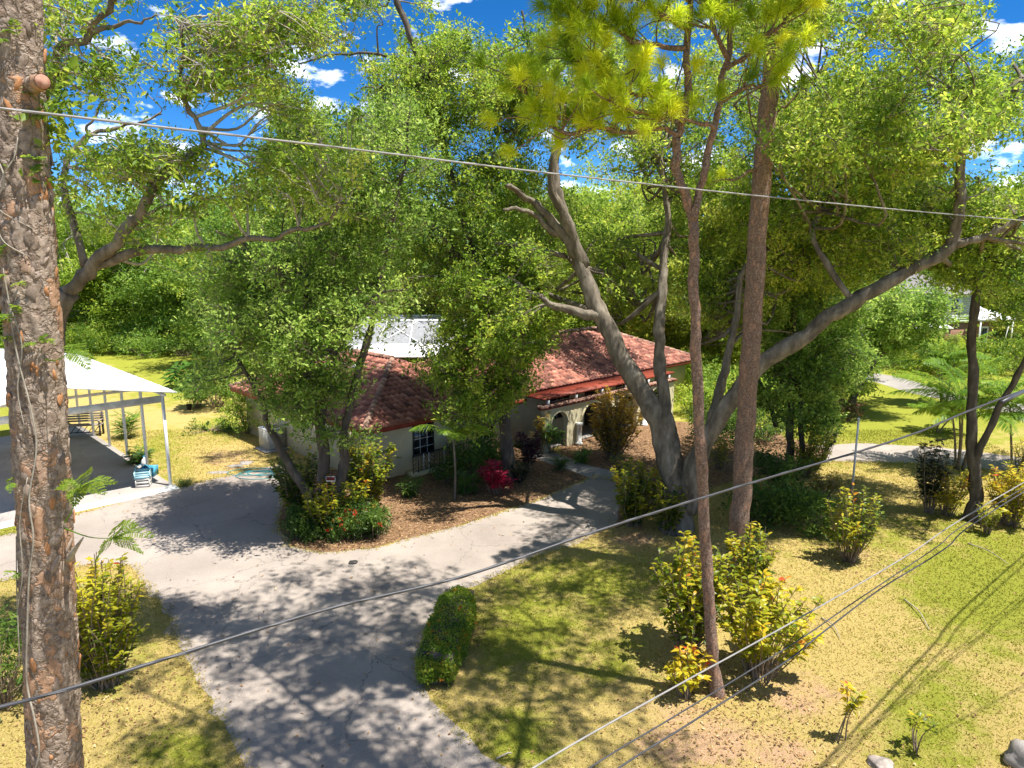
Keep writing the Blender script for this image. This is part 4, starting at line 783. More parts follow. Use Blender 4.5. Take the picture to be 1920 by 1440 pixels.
# --- the great oak with the leaning stems
st = [([(1268,1000,25),(1264,900,25.2),(1232,790,25.5),(1172,675,26),(1128,590,26.4),(1092,505,26.8),(1063,425,27),(1040,335,27.2),(1046,270,27.4),(1038,190,27.6)], 0.56, 0.08),
      ([(1282,960,25),(1262,840,25.2),(1243,760,25.4),(1238,640,26),(1243,520,26.5),(1252,420,27),(1240,300,27.4)], 0.34, 0.09),
      ([(1290,960,24.9),(1310,850,24.5),(1420,690,24),(1510,630,23.6),(1600,565,23.2),(1700,512,23),(1780,462,22.8),(1802,375,22.6),(1806,270,22.4),(1835,215,22.2),(1915,148,22)], 0.35, 0.08),
      ([(1785,460,22.8),(1855,438,22.5),(1940,402,22)], 0.15, 0.07), ([(1300,880,24.9),(1335,800,25.2),(1352,720,25.6),(1372,630,26),(1400,500,26.6),(1470,420,27)], 0.26, 0.06),
      ([(1130,592,26.4),(1062,580,26.2),(1010,560,26),(960,520,25.8)], 0.22, 0.05), ([(1080,480,26.8),(1035,420,26.6),(1000,380,26.4),(950,350,26)], 0.24, 0.07), ([(1045,440,26.6),(990,400,26.2),(940,392,26)], 0.13, 0.05), ([(1060,480,27),(1000,465,26.8),(930,458,26.5)], 0.1, 0.04),
      ([(1095,500,26.8),(1062,410,26.3),(1030,345,26.1),(1050,250,26)], 0.24, 0.1), ([(1805,275,22.4),(1785,190,22.6),(1790,120,22.6)], 0.07, 0.02), ([(1600,565,23.2),(1520,430,24),(1600,340,24.5),(1720,290,25)], 0.11, 0.04), ([(1470,420,27),(1560,300,27),(1640,180,27),(1740,40,27)], 0.12, 0.04), ([(1430,260,26),(1500,180,26),(1600,80,26),(1740,5,26)], 0.09, 0.04)]
cl = sample(rg, [(1240,540,120,100,27.5,33,16,.8,1.3),(1540,360,190,130,23.5,31,52,.7,1.35),(1650,220,200,120,18.5,28,44,.6,1.2),(1720,410,150,90,22.5,29,28,.6,1.15),(1310,380,110,100,27,33,18,.8,1.3),(1460,560,120,80,27,33,18,.8,1.3),(1590,490,110,70,25,32,14,.7,1.1),(1850,180,90,110,21,27,12,.6,1.0),(1200,240,190,80,27,33,18,.7,1.2),(1110,480,80,50,28,32,7,.7,1.1),(1620,60,240,70,15.5,25,34,.5,1.0),(1100,150,140,90,28,32,16,.7,1.2),(1780,120,150,90,22,29,20,.6,1.1),(1420,450,110,110,27,33,22,.8,1.3),(1250,120,140,90,28,33,12,.7,1.1),(1640,420,190,90,25,32,22,.7,1.2),(1190,560,90,70,32,37,10,.8,1.3),(1330,220,100,120,27,32,14,.7,1.1),(1750,250,120,90,18.5,26,18,.5,1.0),(1500,200,140,90,24,31,14,.7,1.1),(1880,380,60,60,22,28,7,.5,.9),(1010,470,70,50,25.5,29,6,.5,.9),(920,560,60,40,24.8,26.5,6,.45,.8)], [(1150,650,60,60),(1235,640,22,110),(1240,800,50,80),(1060,430,45,80),(1560,590,80,28),(1650,540,60,24),(1470,660,40,25),(1740,490,40,20),(1070,320,60,40),(1803,350,14,60)])
make_tree('oak_tree', 'great spreading oak with thick leaning grey stems beside the entry', 'tree', st, cl, M['oak'], M['oak_bark'], 24, dens=950, Ln=0.13, Wd=0.063, twigmat=M['oak_bark'], foot=0.32, sides=20, up=0.8)
st = [([(1125,700,48),(1128,600,47.5),(1135,500,46.5),(1142,440,45)], 0.34, 0.12), ([(1135,500,46.5),(1090,440,43),(1060,410,40.5)], 0.14, 0.04), ([(1138,480,46),(1200,430,43),(1250,400,41)], 0.14, 0.04)]
cl = sample(rg, [(1150,420,120,60,40,45,16,.9,1.4),(1080,490,80,40,41,45,6,.8,1.2),(1230,450,70,50,40,45,7,.8,1.2)])
make_tree('oak_tree', 'oak rising behind the tiled roof between the leaning stems', 'tree', st, cl, M['oak'], M['oak_bark'], 29, dens=1100, Ln=0.15, Wd=0.072)
# --- trees on the right
st = [([(1822,978,26),(1828,900,26),(1822,790,26),(1825,650,26),(1832,520,26.2),(1850,420,26.4),(1832,330,26.6)], 0.27, 0.07), ([(1826,900,26),(1838,850,25.8),(1872,765,25.5),(1930,668,25),(2010,560,24.6)], 0.17, 0.07), ([(1830,540,26.2),(1790,470,26),(1740,440,26)], 0.1, 0.03)]
cl = sample(rg, [(1810,440,120,80,24,30,20,.6,1.1),(1890,520,70,80,24,29,14,.6,1.0),(1930,430,70,120,23,29,10,.6,1.0),(1760,510,70,40,25,29,7,.5,.9),(1950,600,50,60,23,27,6,.5,.9)], [(1760,590,130,60)], False)
make_tree('shade_tree', 'dark forked tree with a leaning limb on the right lawn', 'tree', st, cl, M['oak'], M['dark_bark'], 25, dens=1300, Ln=0.12, Wd=0.06, foot=0.35)
st = [([(1478,884,32),(1482,800,32),(1486,700,32),(1490,600,32.2),(1500,480,32.5)], 0.22, 0.08), ([(1500,880,31.8),(1503,790,31.8),(1510,690,31.8),(1530,600,31.8)], 0.17, 0.05), ([(1455,800,32.4),(1420,700,32.6),(1400,640,32.8)], 0.12, 0.04)]
cl = sample(rg, [(1510,560,100,90,30.5,34,24,.7,1.2),(1530,690,80,70,30.5,33,20,.5,1.0),(1440,650,70,60,31,34,10,.5,.9),(1590,690,50,60,31,33,7,.4,.8),(1530,770,60,40,30.5,32.5,10,.4,.8),(1450,730,50,40,31,33,6,.4,.7)], [(1470,830,60,40)], False)
make_tree('vine_clad_tree', 'dark multi stemmed tree wrapped in dense green vines behind the big pine', 'tree', st, cl, M['oak_dark'], M['dark_bark'], 26, dens=1700, Ln=0.13, Wd=0.075)
st = [([(1600,772,45),(1605,735,45),(1628,690,45),(1665,650,45),(1710,605,45)], 0.3, 0.1), ([(1606,735,45),(1600,660,45),(1590,600,45)], 0.18, 0.05), ([(1607,740,45),(1585,712,45),(1560,690,45)], 0.14, 0.05)]
cl = sample(rg, [(1690,590,75,45,42,48,16,.9,1.5),(1600,590,60,50,43,48,10,.9,1.4),(1690,650,50,25,43,47,6,.7,1.1)], (), False)
make_tree('leaning_tree', 'grey green tree leaning over the far grass by the winding drive', 'tree', st, cl, M['oak_dark'], M['dark_bark'], 27, dens=800, Ln=0.2, Wd=0.1)
# --- a tall tree standing beside the viewer, out of the picture: it throws the shade on the drive
SH = np.array([(9.5, 0.5, -0.05), (9.2, 1.5, 6), (8, 4, 11), (5, 8, 15), (2.5, 11, 17.5)])
cl = []
while len(cl) < 108:
    d_ = runit(rg, 1)[0]*rg.random()**0.4; c = np.array([4.2, 12.3, 18.6]) + d_*[7.6, 5.6, 2.8]
    if c[2] - 1.2 > CAM_H + 0.34*c[1] + 0.5: cl.append((*c, rg.uniform(0.55, 1.05)))
while len(cl) < 160:
    d_ = runit(rg, 1)[0]*rg.random()**0.4; c = np.array([2.4, 16.2, 19.6]) + d_*[5.6, 3.0, 1.8]
    if c[2] - 1.2 > CAM_H + 0.34*c[1] + 0.3: cl.append((*c, rg.uniform(0.5, 0.95)))
make_tree('overhanging_tree', 'tall oak just out of view whose shadow dapples the driveway', 'tree', [], np.array(cl), M['oak'], M['oak_bark'], 28, dens=420, Ln=0.16, Wd=0.08, extra_stems=[(SH, 0.4, 0.08), (np.array([SH[3], (1, 10.5, 17), (-2.5, 12.5, 18.5)]), 0.1, 0.03), (np.array([SH[3], (6.5, 11.5, 17.5), (7.5, 15, 18.8)]), 0.1, 0.03), (np.array([SH[4], (0, 13.5, 18.5)]), 0.1, 0.04)])

# ------------------------------------------------------------------ pines
def tuft(g, r, c, d, n, ln, wd):
    dirs = unit(d*r.uniform(0.3, 1.4, (n, 1)) + runit(r, n)*0.75); p = c + d*(r.uniform(-0.5, 0.35, (n, 1))*ln*0.8); s = unit(np.cross(dirs, runit(r, n))); ll = ln*r.uniform(0.7, 1.1, (n, 1)); tip = p + dirs*ll + np.array([0, 0, -1])*ll*r.uniform(0.08, 0.4, (n, 1)); md = p + dirs*ll*0.55
    v = np.stack([p, md - s*wd, md + s*wd, tip], 1).reshape(-1, 3); b = np.arange(n)[:, None]*4; f = np.concatenate([b+[[0, 1, 2]], b+[[1, 3, 2]]], 1).reshape(-1, 3)
    g.add(v, f, tint=np.repeat(np.clip(r.normal(0.48, 0.22)+r.normal(size=n)*0.16, 0, 1), 2))
def make_pine(name, label, stems, brs, seed, bark, ln=0.33, wd=0.0055, nn=230):
    """brs: (list of (px, py, Y), n tufts)"""
    r = np.random.default_rng(seed); P0 = PY(*stems[0][0][0]); base = np.array([P0[0], P0[1], 0]); root = empty(name, tuple(base), label, 'tree')
    for k, (pts, r0, r1) in enumerate(stems):
        Q = stem_path(pts, r, 0.025, 8)
        if k == 0: Q = np.vstack([[Q[0][0], Q[0][1], -0.05], Q])
        rad = np.linspace(r0, r1, len(Q))*(1+0.03*r.normal(size=len(Q)))
        if k == 0: rad = rad*(1+0.35*np.exp(-np.maximum(Q[:, 2], 0)/0.35))
        v, q, t = tube(Q, rad, 16); Geo().add(v-base, q, t).build('trunk' if k == 0 else 'stem', bark, root, True)
    for pts, nt_ in brs:
        gb = Geo(); gn = Geo(); Q = stem_path(pts, r, 0.05, 6); v, q, t = tube(Q, np.linspace(0.055, 0.012, len(Q)), 6, False); gb.add(v-base, q)
        for j in range(int(nt_*1.7)+1):
            s = Q[r.integers(len(Q)//4, len(Q))] if j else Q[-1]; d_ = unit(runit(r, 1)[0] + (Q[-1]-Q[0])/max(np.linalg.norm(Q[-1]-Q[0]), .1)*0.7 + [0, 0, 0.55]); e = s + d_*r.uniform(0.25, 0.95)*(1 if j else 0.2)
            v, q, t = tube(catmull([s, (s+e)/2 + r.normal(size=3)*0.06, e], 3), np.linspace(0.016, 0.008, 7), 4, False); gb.add(v-base, q); tuft(gn, r, e-base, unit(d_*0.6+[0, 0, 0.5]), nn, ln, wd)
        br_ = gb.build('branch', bark, root, True); gn.build('needles', M['needle'], br_)
    return root
make_pine('pine_tree', 'slender pine with a forked top rising from the croton bed', [([(1345,1302,15),(1335,1200,15),(1325,1050,15),(1315,880,15),(1308,700,15),(1303,520,15),(1298,410,15),(1280,360,15),(1270,300,14.9),(1272,250,14.9),(1290,190,14.8),(1285,90,14.7),(1296,-40,14.6)], 0.145, 0.06), ([(1298,412,15),(1315,350,15),(1340,240,15),(1362,130,15),(1375,20,15),(1385,-60,15)], 0.085, 0.04)],
    [([(1272,255,14.9),(1190,248,14.6),(1110,235,14.2),(1040,210,14),(975,175,13.8)], 16), ([(1280,195,14.8),(1200,170,14.4),(1130,130,14),(1075,110,13.8)], 17), ([(1285,90,14.7),(1200,75,14.4),(1120,40,14),(1060,20,13.6)], 18), ([(1290,60,14.7),(1230,20,14),(1180,-20,13.6)], 14), ([(1340,240,15),(1290,230,14.5),(1240,225,14)], 8), ([(1362,130,15),(1420,80,14.7),(1480,30,14.4),(1530,0,14.2)], 14), ([(1365,110,15),(1340,60,14.4),(1310,10,14)], 12), ([(1350,190,15),(1400,170,14.6),(1450,140,14.3)], 7),
     ([(1240,225,14.2),(1180,200,13.8),(1140,190,13.6)], 9), ([(1378,0,15),(1440,-40,14.5),(1520,-60,14)], 8), ([(1290,0,14.6),(1200,-50,14),(1100,-60,13.5)], 8), ([(1110,235,14.2),(1060,240,14),(1010,225,13.9)], 5)], 31, M['pine_bark'])
make_pine('pine_tree', 'tall straight pine with thick reddish trunk beside the great oak', [([(1378,1075,21),(1388,950,21),(1398,800,21),(1410,620,21),(1423,400,21),(1438,220,21),(1450,60,21),(1455,-60,21)], 0.31, 0.23)],
    [([(1447,225,21),(1480,190,20.8),(1510,165,20.6)], 1), ([(1455,40,21),(1500,20,20.5),(1560,-10,20)], 9), ([(1448,70,21),(1400,30,20.5),(1370,0,20)], 9), ([(1432,320,21),(1390,330,20.6),(1330,345,20.4)], 1), ([(1452,40,21),(1460,0,20.3),(1455,-30,20)], 9), ([(1449,100,21),(1470,80,20.4),(1490,60,20)], 3)], 32, M['pine_bark'])

# the near pine at the left edge, with bark scales and a climbing vine
r = np.random.default_rng(41); NP = [(118,2400,5.5),(112,1700,5.5),(104,1440,5.5),(92,1150,5.5),(78,860,5.5),(58,560,5.5),(38,280,5.5),(22,0,5.5),(8,-250,5.5)]
Q = catmull(np.array([PY(*p) for p in NP]), 46); Q = np.vstack([[Q[0][0], Q[0][1], -0.05], Q]); base = np.array([Q[0][0], Q[0][1], 0]); m = len(Q); nn = 72
z = Q[:, 2]; rad = np.interp(z, [0, 2, 8, 14], [0.30, 0.225, 0.195, 0.175])
v, q, t = tube(Q, rad, nn); a = np.linspace(0, 2*np.pi, nn, endpoint=False)
ph = r.uniform(0, 6.28, 12); ZZ = z[:, None]; AA = a[None]
bumps = 0.6*(0.010*np.sin(AA*7+ZZ*2.3+ph[0])*np.sin(ZZ*7+ph[1]+AA*2) + 0.008*np.sin(AA*13+ZZ*5+ph[2]+2*np.sin(ZZ*3)) + 0.006*np.sin(ZZ*19+AA*5+ph[3]) + 0.006*r.normal(size=(m, nn)) + 0.03*np.exp(-((z[:, None]-PY(60,430,5.5)[2])/0.12)**2)*np.maximum(0, np.cos(AA-0.6)))
C_ = v[:m*nn].reshape(m, nn, 3) - Q[:, None]; v[:m*nn] = (Q[:, None] + C_*(1+bumps/rad[:, None])[..., None]).reshape(-1, 3)
pine = empty('pine_tree', tuple(base), 'near pine trunk with flaking orange and grey bark at the left edge', 'tree'); trunk = Geo().add(v-base, q, t).build('trunk', M['pine_near'], pine, True)
grid = v[:m*nn].reshape(m, nn, 3)
FLK = []
for k in range(6):
    nv = 9; th = np.linspace(0, 6.28, nv, endpoint=False); rr_ = r.uniform(0.7, 1.2, nv); ring = np.stack([np.cos(th)*rr_*0.5, np.sin(th)*rr_, np.zeros(nv)], 1); inner = ring*0.8 + [0, 0, 0.16]; cen = [[0, 0, 0.18]]
    vv = np.vstack([ring, inner, cen]); fq = [(j, (j+1) % nv, nv+(j+1) % nv, nv+j) for j in range(nv)]; ft = [(nv+j, nv+(j+1) % nv, 2*nv) for j in range(nv)]
    FLK.append([Geo().add(vv, fq, ft, tint=r.random()).mesh('bark_plate', M[mm]) for mm in ('bark_flake', 'bark_scale')])
for k in range(300):
    i = r.integers(10, m-2)
    if not 2.5 < z[i] < 14.2: continue
    j = r.integers(nn); P = grid[i, j]; n_ = unit(P - Q[i]); 
    if n_ @ unit(np.array([0, 0, CAM_H])-P) < -0.2: continue
    tt = unit(Q[min(i+1, m-1)]-Q[i-1]); s = unit(np.cross(tt, n_)); tt = np.cross(n_, s); ang = r.normal()*0.25; s2 = s*math.cos(ang)+tt*math.sin(ang); t2 = tt*math.cos(ang)-s*math.sin(ang); L_ = r.uniform(0.025, 0.075); wx = L_*r.uniform(0.7, 1.0); n3 = unit(n_ + 0.12*r.normal(size=3))
    ob = link('bark_plate', FLK[r.integers(6)][0 if r.random() < 0.3 else 1], trunk); Bv = P - base - n_*0.004
    ob.matrix_local = Matrix(((s2[0]*wx, t2[0]*L_, n3[0]*0.07, Bv[0]), (s2[1]*wx, t2[1]*L_, n3[1]*0.07, Bv[1]), (s2[2]*wx, t2[2]*L_, n3[2]*0.07, Bv[2]), (0, 0, 0, 1)))
# sawn branch stub
sp = PY(60, 160, 5.42); e_ = PY(80, 153, 5.3); d_ = unit(e_-sp); v, q, t = tube(np.array([sp-d_*0.1, sp, e_]), np.array([0.085, 0.062, 0.054]), 14, False); stub = Geo().add(v-base, q).build('branch_stub', M['pine_near'], pine, True)
v, q, t = tube(np.array([e_-d_*0.012, e_+d_*0.004]), np.array([0.052, 0.049]), 14); Geo().add(v-base, q, t).build('cut_face', M['cut_wood'], stub)
v, q, t = tube(catmull([PY(128,1050,5.45), PY(142,1028,5.36), PY(156,1008,5.3)], 4), np.linspace(0.03, 0.006, 9), 6); Geo().add(v-base, q, t).build('branch_stub', M['pale_twig'], pine, True)
# climbing vine: stems over the bark, feathery leaves
vine = empty('climbing_vine', tuple(base+[0, -0.3, 0]), 'thin woody vine with feathery green leaves climbing the near pine', 'vine'); vb = base+[0, -0.3, 0]
def surf(px, py, lift=0.012):
    P = PY(px, py, 5.5); i = int(np.argmin(np.abs(z-P[2]))); off_ = P[0]-Q[i][0]; R_ = rad[i]+0.012; dx = float(np.clip(off_, -R_*0.97, R_*0.97)); return np.array([Q[i][0]+dx, Q[i][1]-math.sqrt(max(R_**2-dx**2, 0))-lift, P[2]])
gs_ = []
for pts, r0 in (([(85,1440),(105,1380),(98,1320),(82,1250),(84,1150),(88,1060),(95,990),(88,920),(98,830),(90,760),(72,680),(60,620),(52,560),(40,500)], 0.009), ([(60,1230),(55,1100),(30,1000)], 0.006), ([(60,1120),(75,1050),(70,960),(85,880)], 0.006), ([(5,240),(25,290),(45,340),(30,380),(40,400),(85,430)], 0.007), ([(45,330),(60,300),(64,265)], 0.006), ([(28,400),(40,450),(80,480)], 0.006), ([(50,560),(75,640),(68,720),(80,790)], 0.006), ([(0,65),(14,40),(16,0)], 0.013)):
    P = catmull([surf(*p) for p in pts], 6); v, q, t = tube(P, np.linspace(r0, r0*0.6, len(P)), 5); Geo().add(v-vb, q, t).build('stem', M['pale_twig'], vine, True)
def frond(g, gst, r, P0, P1, droop, npin, plen, lf, lw, leaflets=True):
    """feathery leaf: a rachis with paired pinnae, each a row of leaflets"""
    mid = (P0+P1)/2+[0, 0, droop]; Cc = catmull([P0, mid, P1], 8); v, q, t = tube(Cc, np.linspace(0.004, 0.0015, len(Cc)), 4, False); gst.add(v, q); ax = unit(P1-P0); side = unit(np.cross(ax, [0, -0.35, 1])); nrm = np.cross(side, ax)
    for k in range(npin):
        f_ = (k+1)/npin; c = Cc[min(int(f_*(len(Cc)-1)), len(Cc)-1)]; ln = plen*math.sin(math.pi*(0.2+0.75*f_))
        for s in (-1, 1):
            d_ = unit(side*s+ax*0.55+[0, 0, -0.15]+r.normal(size=3)*0.08)
            if leaflets:
                nl = 9; tt_ = np.linspace(0.1, 1, nl)
                for s3 in (-1, 1):
                    p = c + d_*ln*tt_[:, None]; dd = unit(np.broadcast_to(ax*0.9*1.0 + d_*0.5, (nl, 3))*1.0 if s3 > 0 else np.broadcast_to(-ax*0.9 + d_*0.5, (nl, 3))); v, f = leaf_tris(p, dd, np.broadcast_to(nrm, (nl, 3))+r.normal(size=(nl, 3))*0.3, lf, lw); g.add(v, f, tint=np.clip(np.repeat(r.normal(0.6, 0.2, nl), 2), 0, 1))
            else:
                v, f = leaf_tris(c[None], d_[None], nrm[None]+r.normal(size=(1, 3))*0.3, ln, lw); g.add(v, f, tint=np.clip(r.normal(0.5, 0.2), 0, 1))
for pts in (((150,975),(150,915),[(215,905),(165,885),(110,915),(195,925),(140,945)]), ((190,985),(212,1010),[(285,1005),(255,985),(180,1050),(265,1035),(225,985)]), ((105,670),(130,660),[(175,672),(165,690),(150,652)])):
    (sx, sy), (ex_, ey), tips = pts; s0 = surf(min(sx, 130), sy); s1 = PY(ex_, ey, 5.2); g = Geo(); gst = Geo(); v, q, t = tube(catmull([s0, (s0+s1)/2+[0, 0, -.03], s1], 5), np.linspace(0.006, 0.003, 11), 5, False); gst.add(v-vb, q)
    for tx, ty in tips: frond(g, gst, r, s1-vb, PY(tx, ty, 5.2+r.uniform(-.15, .15))-vb, 0.04, 9, 0.075, 0.02, 0.009)
    fr = g.build('feathery_leaf', M['bright'], vine); gst.build('leaf_stalk', M['palm'], fr)
for k, (x, y, sp_, n) in enumerate(((20,610,30,5),(65,590,25,4),(50,520,20,3),(95,640,14,3),(30,480,14,2),(15,60,14,2),(10,160,16,3),(95,300,30,6),(90,200,30,5),(45,1065,12,2),(40,900,12,2),(60,90,16,3))):
    g = Geo(); gst = Geo()
    for _ in range(n):
        s0 = surf(x+r.normal()*sp_*0.4, y+r.normal()*sp_*0.4); e = s0 + unit(np.array([r.normal(), -0.8, r.normal()*0.6]))*r.uniform(0.08, 0.16); g = Geo(); gst = Geo(); frond(g, gst, r, s0-vb, e-vb, 0.02, 6, 0.05, 0.05, 0.022, False); fr = g.build('leaf_spray', M['bright'], vine); gst.build('leaf_stalk', M['palm'], fr)
cl = np.array([(*PY(x, y, 5.55), rr_) for x, y, rr_ in ((115,190,.12),(100,250,.16),(90,330,.12),(105,140,.1),(125,225,.1),(70,60,.09),(15,175,.08))]); gq = Geo(); foliage(gq, r, np.hstack([cl[:, :3]-vb, cl[:, 3:]]), 6000, 0.055, 0.035, sub=8); gq.build('foliage', M['bright'], vine)

# ------------------------------------------------------------------ shrubs
def croton(name, label, loc, h_, spread, nst, per, leaf, seed, Ln=0.17, Wd=0.06, bias=0.0, low=0.3, cat='shrub', group=None, parts=False, lean=(0, 0), grad=0.35, curl=0.25):
    r = np.random.default_rng(seed); o = empty(name, tuple(loc), label, cat, group); gb = Geo(); gf = Geo(); LM = None
    for k in range(nst):
        a = r.uniform(0, 6.28) if nst > 4 else k*6.28/nst+r.uniform(0, 1); q_ = math.sqrt(r.random()); hh = h_*(0.35+0.65*r.random()**0.7)*(1-0.15*q_); tip = np.array([math.cos(a)*spread*q_+lean[0], math.sin(a)*spread*q_+lean[1], hh]); b0 = tip*[0.2, 0.2, 0]+[r.normal()*0.05, r.normal()*0.05, 0]; md = b0*0.5+tip*[0.45, 0.45, 0.55]+[r.normal()*0.07*h_*.5, r.normal()*0.07*h_*.5, 0]
        C = catmull([b0, md, tip], 7); v, q, t = tube(C, np.linspace(0.014, 0.006, len(C))*(1+h_*0.15), 5, False); gb.add(v, q)
        f_ = low + (1-low)*r.random(per)**0.75; ix = f_*(len(C)-1); i0 = np.minimum(ix.astype(int), len(C)-2); p = C[i0] + (C[i0+1]-C[i0])*(ix-i0)[:, None]
        an = np.arange(per)*2.4+r.uniform(0, 6); d = unit(np.stack([np.cos(an), np.sin(an), r.uniform(-0.15, 0.55, per)+f_*0.4-0.1], 1)); nr = unit(np.array([[0.25, -0.2, 1.0]])+runit(r, per)*0.35)
        ts = r.normal()*0.13; tt_ = np.clip(0.42+bias+grad*(f_*p[:, 2]/h_-0.45)+ts+r.normal(size=per)*0.13, 0, 1); sc = r.uniform(0.6, 1.15, per)
        if parts:
            for j in range(per):
                g1 = Geo(); v, f = leaf_big(np.zeros((1, 3)), d[j:j+1], nr[j:j+1], Ln*sc[j], Wd*sc[j], curl); g1.add(v, f, tint=tt_[j]).build('leaf', leaf, o, loc=tuple(p[j]))
        else:
            v, f = leaf_big(p, d, nr, Ln*sc, Wd*sc, curl); gf.add(v, f, tint=np.repeat(tt_, 8))
    gb.build('stems', M['stem'], o, True)
    if not parts: gf.build('foliage', leaf, o)
    return o
CY, CR, CD, CGd = M['croton_yellow'], M['croton'], M['croton_dark'], M['croton_gold']
croton('croton_shrub', 'tall green and yellow croton left of the slender pine trunk', G(1290, 1222), 3.4, 1.15, 60, 34, CR, 61, 0.24, 0.095, 0.05, 0.25)
croton('croton_shrub', 'tall bright yellow croton right of the slender pine trunk', G(1425, 1268), 2.9, 1.35, 60, 28, CY, 62, 0.25, 0.1, -0.04, 0.4)
croton('croton_shrub', 'low croton with reddish leaves at the foot of the slender pine', G(1288, 1308), 1.4, 0.5, 18, 20, CY, 63, 0.22, 0.08, 0.18)
croton('croton_shrub', 'yellow leaved croton behind the slender pine at the foot of the tall pine', G(1402, 1130), 2.6, 0.8, 40, 30, CR, 64, 0.22, 0.085, 0.05)
croton('croton_shrub', 'spindly young croton with drooping yellow leaves on the dry lawn', G(1568, 1392), 1.75, 0.22, 3, 26, CY, 65, 0.2, 0.075, 0.05, 0.55, parts=True, lean=(0.3, 0.05))
croton('croton_shrub', 'spindly young croton on thin bare stems near the bottom right corner', G(1718, 1410), 1.6, 0.42, 4, 13, CY, 66, 0.2, 0.075, -0.08, 0.62, parts=True, lean=(0.12, 0.05))
croton('croton_shrub', 'open green croton in a ring of dry leaves in the middle of the right lawn', G(1592, 1052), 2.9, 0.95, 46, 26, CR, 67, 0.23, 0.08, 0.0, 0.3)
croton('croton_shrub', 'croton with dark purple leaves left of the forked tree', G(1742, 962), 3.2, 0.7, 30, 30, CD, 68, 0.26, 0.1)
croton('croton_shrub', 'yellow croton between the dark croton and the forked tree', G(1775, 965), 2.2, 0.75, 34, 26, CY, 69, 0.23, 0.085)
croton('croton_shrub', 'bright yellow croton with orange tips at the right edge of the lawn', G(1895, 985), 2.6, 1.1, 60, 28, CY, 70, 0.24, 0.09, 0.06)
croton('croton_shrub', 'low yellow croton just right of the forked tree trunk', G(1850, 1000), 1.3, 0.5, 18, 20, CY, 71, 0.18, 0.06)
croton('croton_shrub', 'tall thin croton with orange tips behind the right edge', G(1915, 905), 2.4, 0.6, 20, 20, CY, 72, 0.19, 0.065, 0.1)
croton('croton_shrub', 'green and gold croton left of the great oak trunk', G(1188, 985), 2.9, 1.15, 76, 36, CR, 73, 0.23, 0.09, 0.03, 0.12)
croton('croton_shrub', 'croton with yellow tips in front of the great oak trunk', G(1252, 1000), 2.1, 0.75, 46, 30, CR, 74, 0.23, 0.09, 0.08, 0.12)
croton('croton_shrub', 'dark green croton by the entry walk and the great oak', G(1165, 905), 1.5, 0.6, 20, 24, CR, 75, 0.18, 0.065, -0.1)
croton('croton_shrub', 'golden orange croton tree in front of the arches', G(1152, 858), 3.9, 1.35, 110, 40, CGd, 76, 0.25, 0.11, 0.08, 0.12)
croton('croton_shrub', 'dark purplish croton between the vine clad tree and the drive', G(1545, 865), 2.5, 0.6, 20, 22, CD, 77, 0.22, 0.09)
croton('croton_shrub', 'yellow green croton at the foot of the vine clad tree', G(1515, 895), 2.6, 0.9, 40, 30, CY, 78, 0.23, 0.085, -0.12)
croton('croton_shrub', 'croton with pinkish brown leaves at the edge of the oak bed', G(1545, 935), 1.3, 0.8, 24, 20, CGd, 79, 0.2, 0.06, -0.15)
croton('croton_shrub', 'green croton with yellow leaves left of the trunks in the island bed', G(562, 965), 2.9, 1.2, 80, 38, CR, 80, 0.22, 0.09, 0.03, 0.08)
croton('croton_shrub', 'tall croton with yellow and red leaves against the house corner', G(690, 955), 3.4, 1.15, 80, 38, CR, 81, 0.24, 0.1, 0.02, 0.08)
croton('croton_shrub', 'bright yellow green croton right of the near pine trunk', G(200, 1285), 3.5, 1.0, 100, 42, CY, 82, 0.19, 0.065, -0.1, 0.1, grad=0.6)
croton('croton_shrub', 'croton with orange leaves by the oak bed behind the pines', G(1350, 880), 1.8, 0.7, 22, 22, CR, 83, 0.19, 0.07, 0.05)
croton('croton_shrub', 'green croton in front of the three trunks in the island bed', G(612, 1002), 2.3, 0.9, 60, 34, CR, 95, 0.21, 0.085, -0.02, 0.08)
croton('croton_shrub', 'croton with yellow tips between the trunks and the house corner croton', G(655, 985), 2.0, 0.8, 46, 32, CR, 96, 0.21, 0.085, 0.06, 0.08)
croton('broadleaf_plant', 'dark strappy plant below the railing nearest the corner croton', G(768, 930), 0.9, 0.5, 14, 20, M['shrub'], 97, 0.4, 0.06, 0, 0.1, 'plant', curl=0.35)
croton('broadleaf_plant', 'green strappy plant at the foot of the slim palm', G(875, 925), 1.2, 0.6, 16, 20, M['banana'], 98, 0.45, 0.07, -0.1, 0.1, 'plant', curl=0.4)
croton('croton_shrub', 'small dark croton between the crimson plant and the entry walk', G(975, 905), 1.1, 0.6, 20, 22, CD, 99, 0.2, 0.08, 0.05, 0.1)
croton('ti_plant', 'bright crimson ti plant in front of the house wall', G(928, 925), 1.5, 0.75, 20, 26, M['ti_red'], 84, 0.42, 0.075, 0.1, 0.45, 'plant')
croton('ti_plant', 'dark purple ti plant beside the trunk of the house front oak', G(988, 885), 2.3, 0.7, 16, 24, M['ti_purple'], 85, 0.42, 0.09, 0, 0.45, 'plant')
croton('ti_plant', 'tall ti plant with red brown leaves left of the arches', G(1015, 852), 2.6, 0.5, 8, 22, CGd, 86, 0.4, 0.08, -0.15, 0.5, 'plant')
croton('broadleaf_plant', 'pale green strappy plant left of the white arch column', G(1035, 850), 2.2, 0.6, 10, 22, M['banana'], 87, 0.5, 0.08, 0.1, 0.4, 'plant', curl=0.5)
croton('broadleaf_plant', 'small bright green plant beside the entry walk', G(1090, 868), 0.9, 0.6, 14, 18, M['banana'], 88, 0.4, 0.06, 0.1, 0.1, 'plant', curl=0.4)
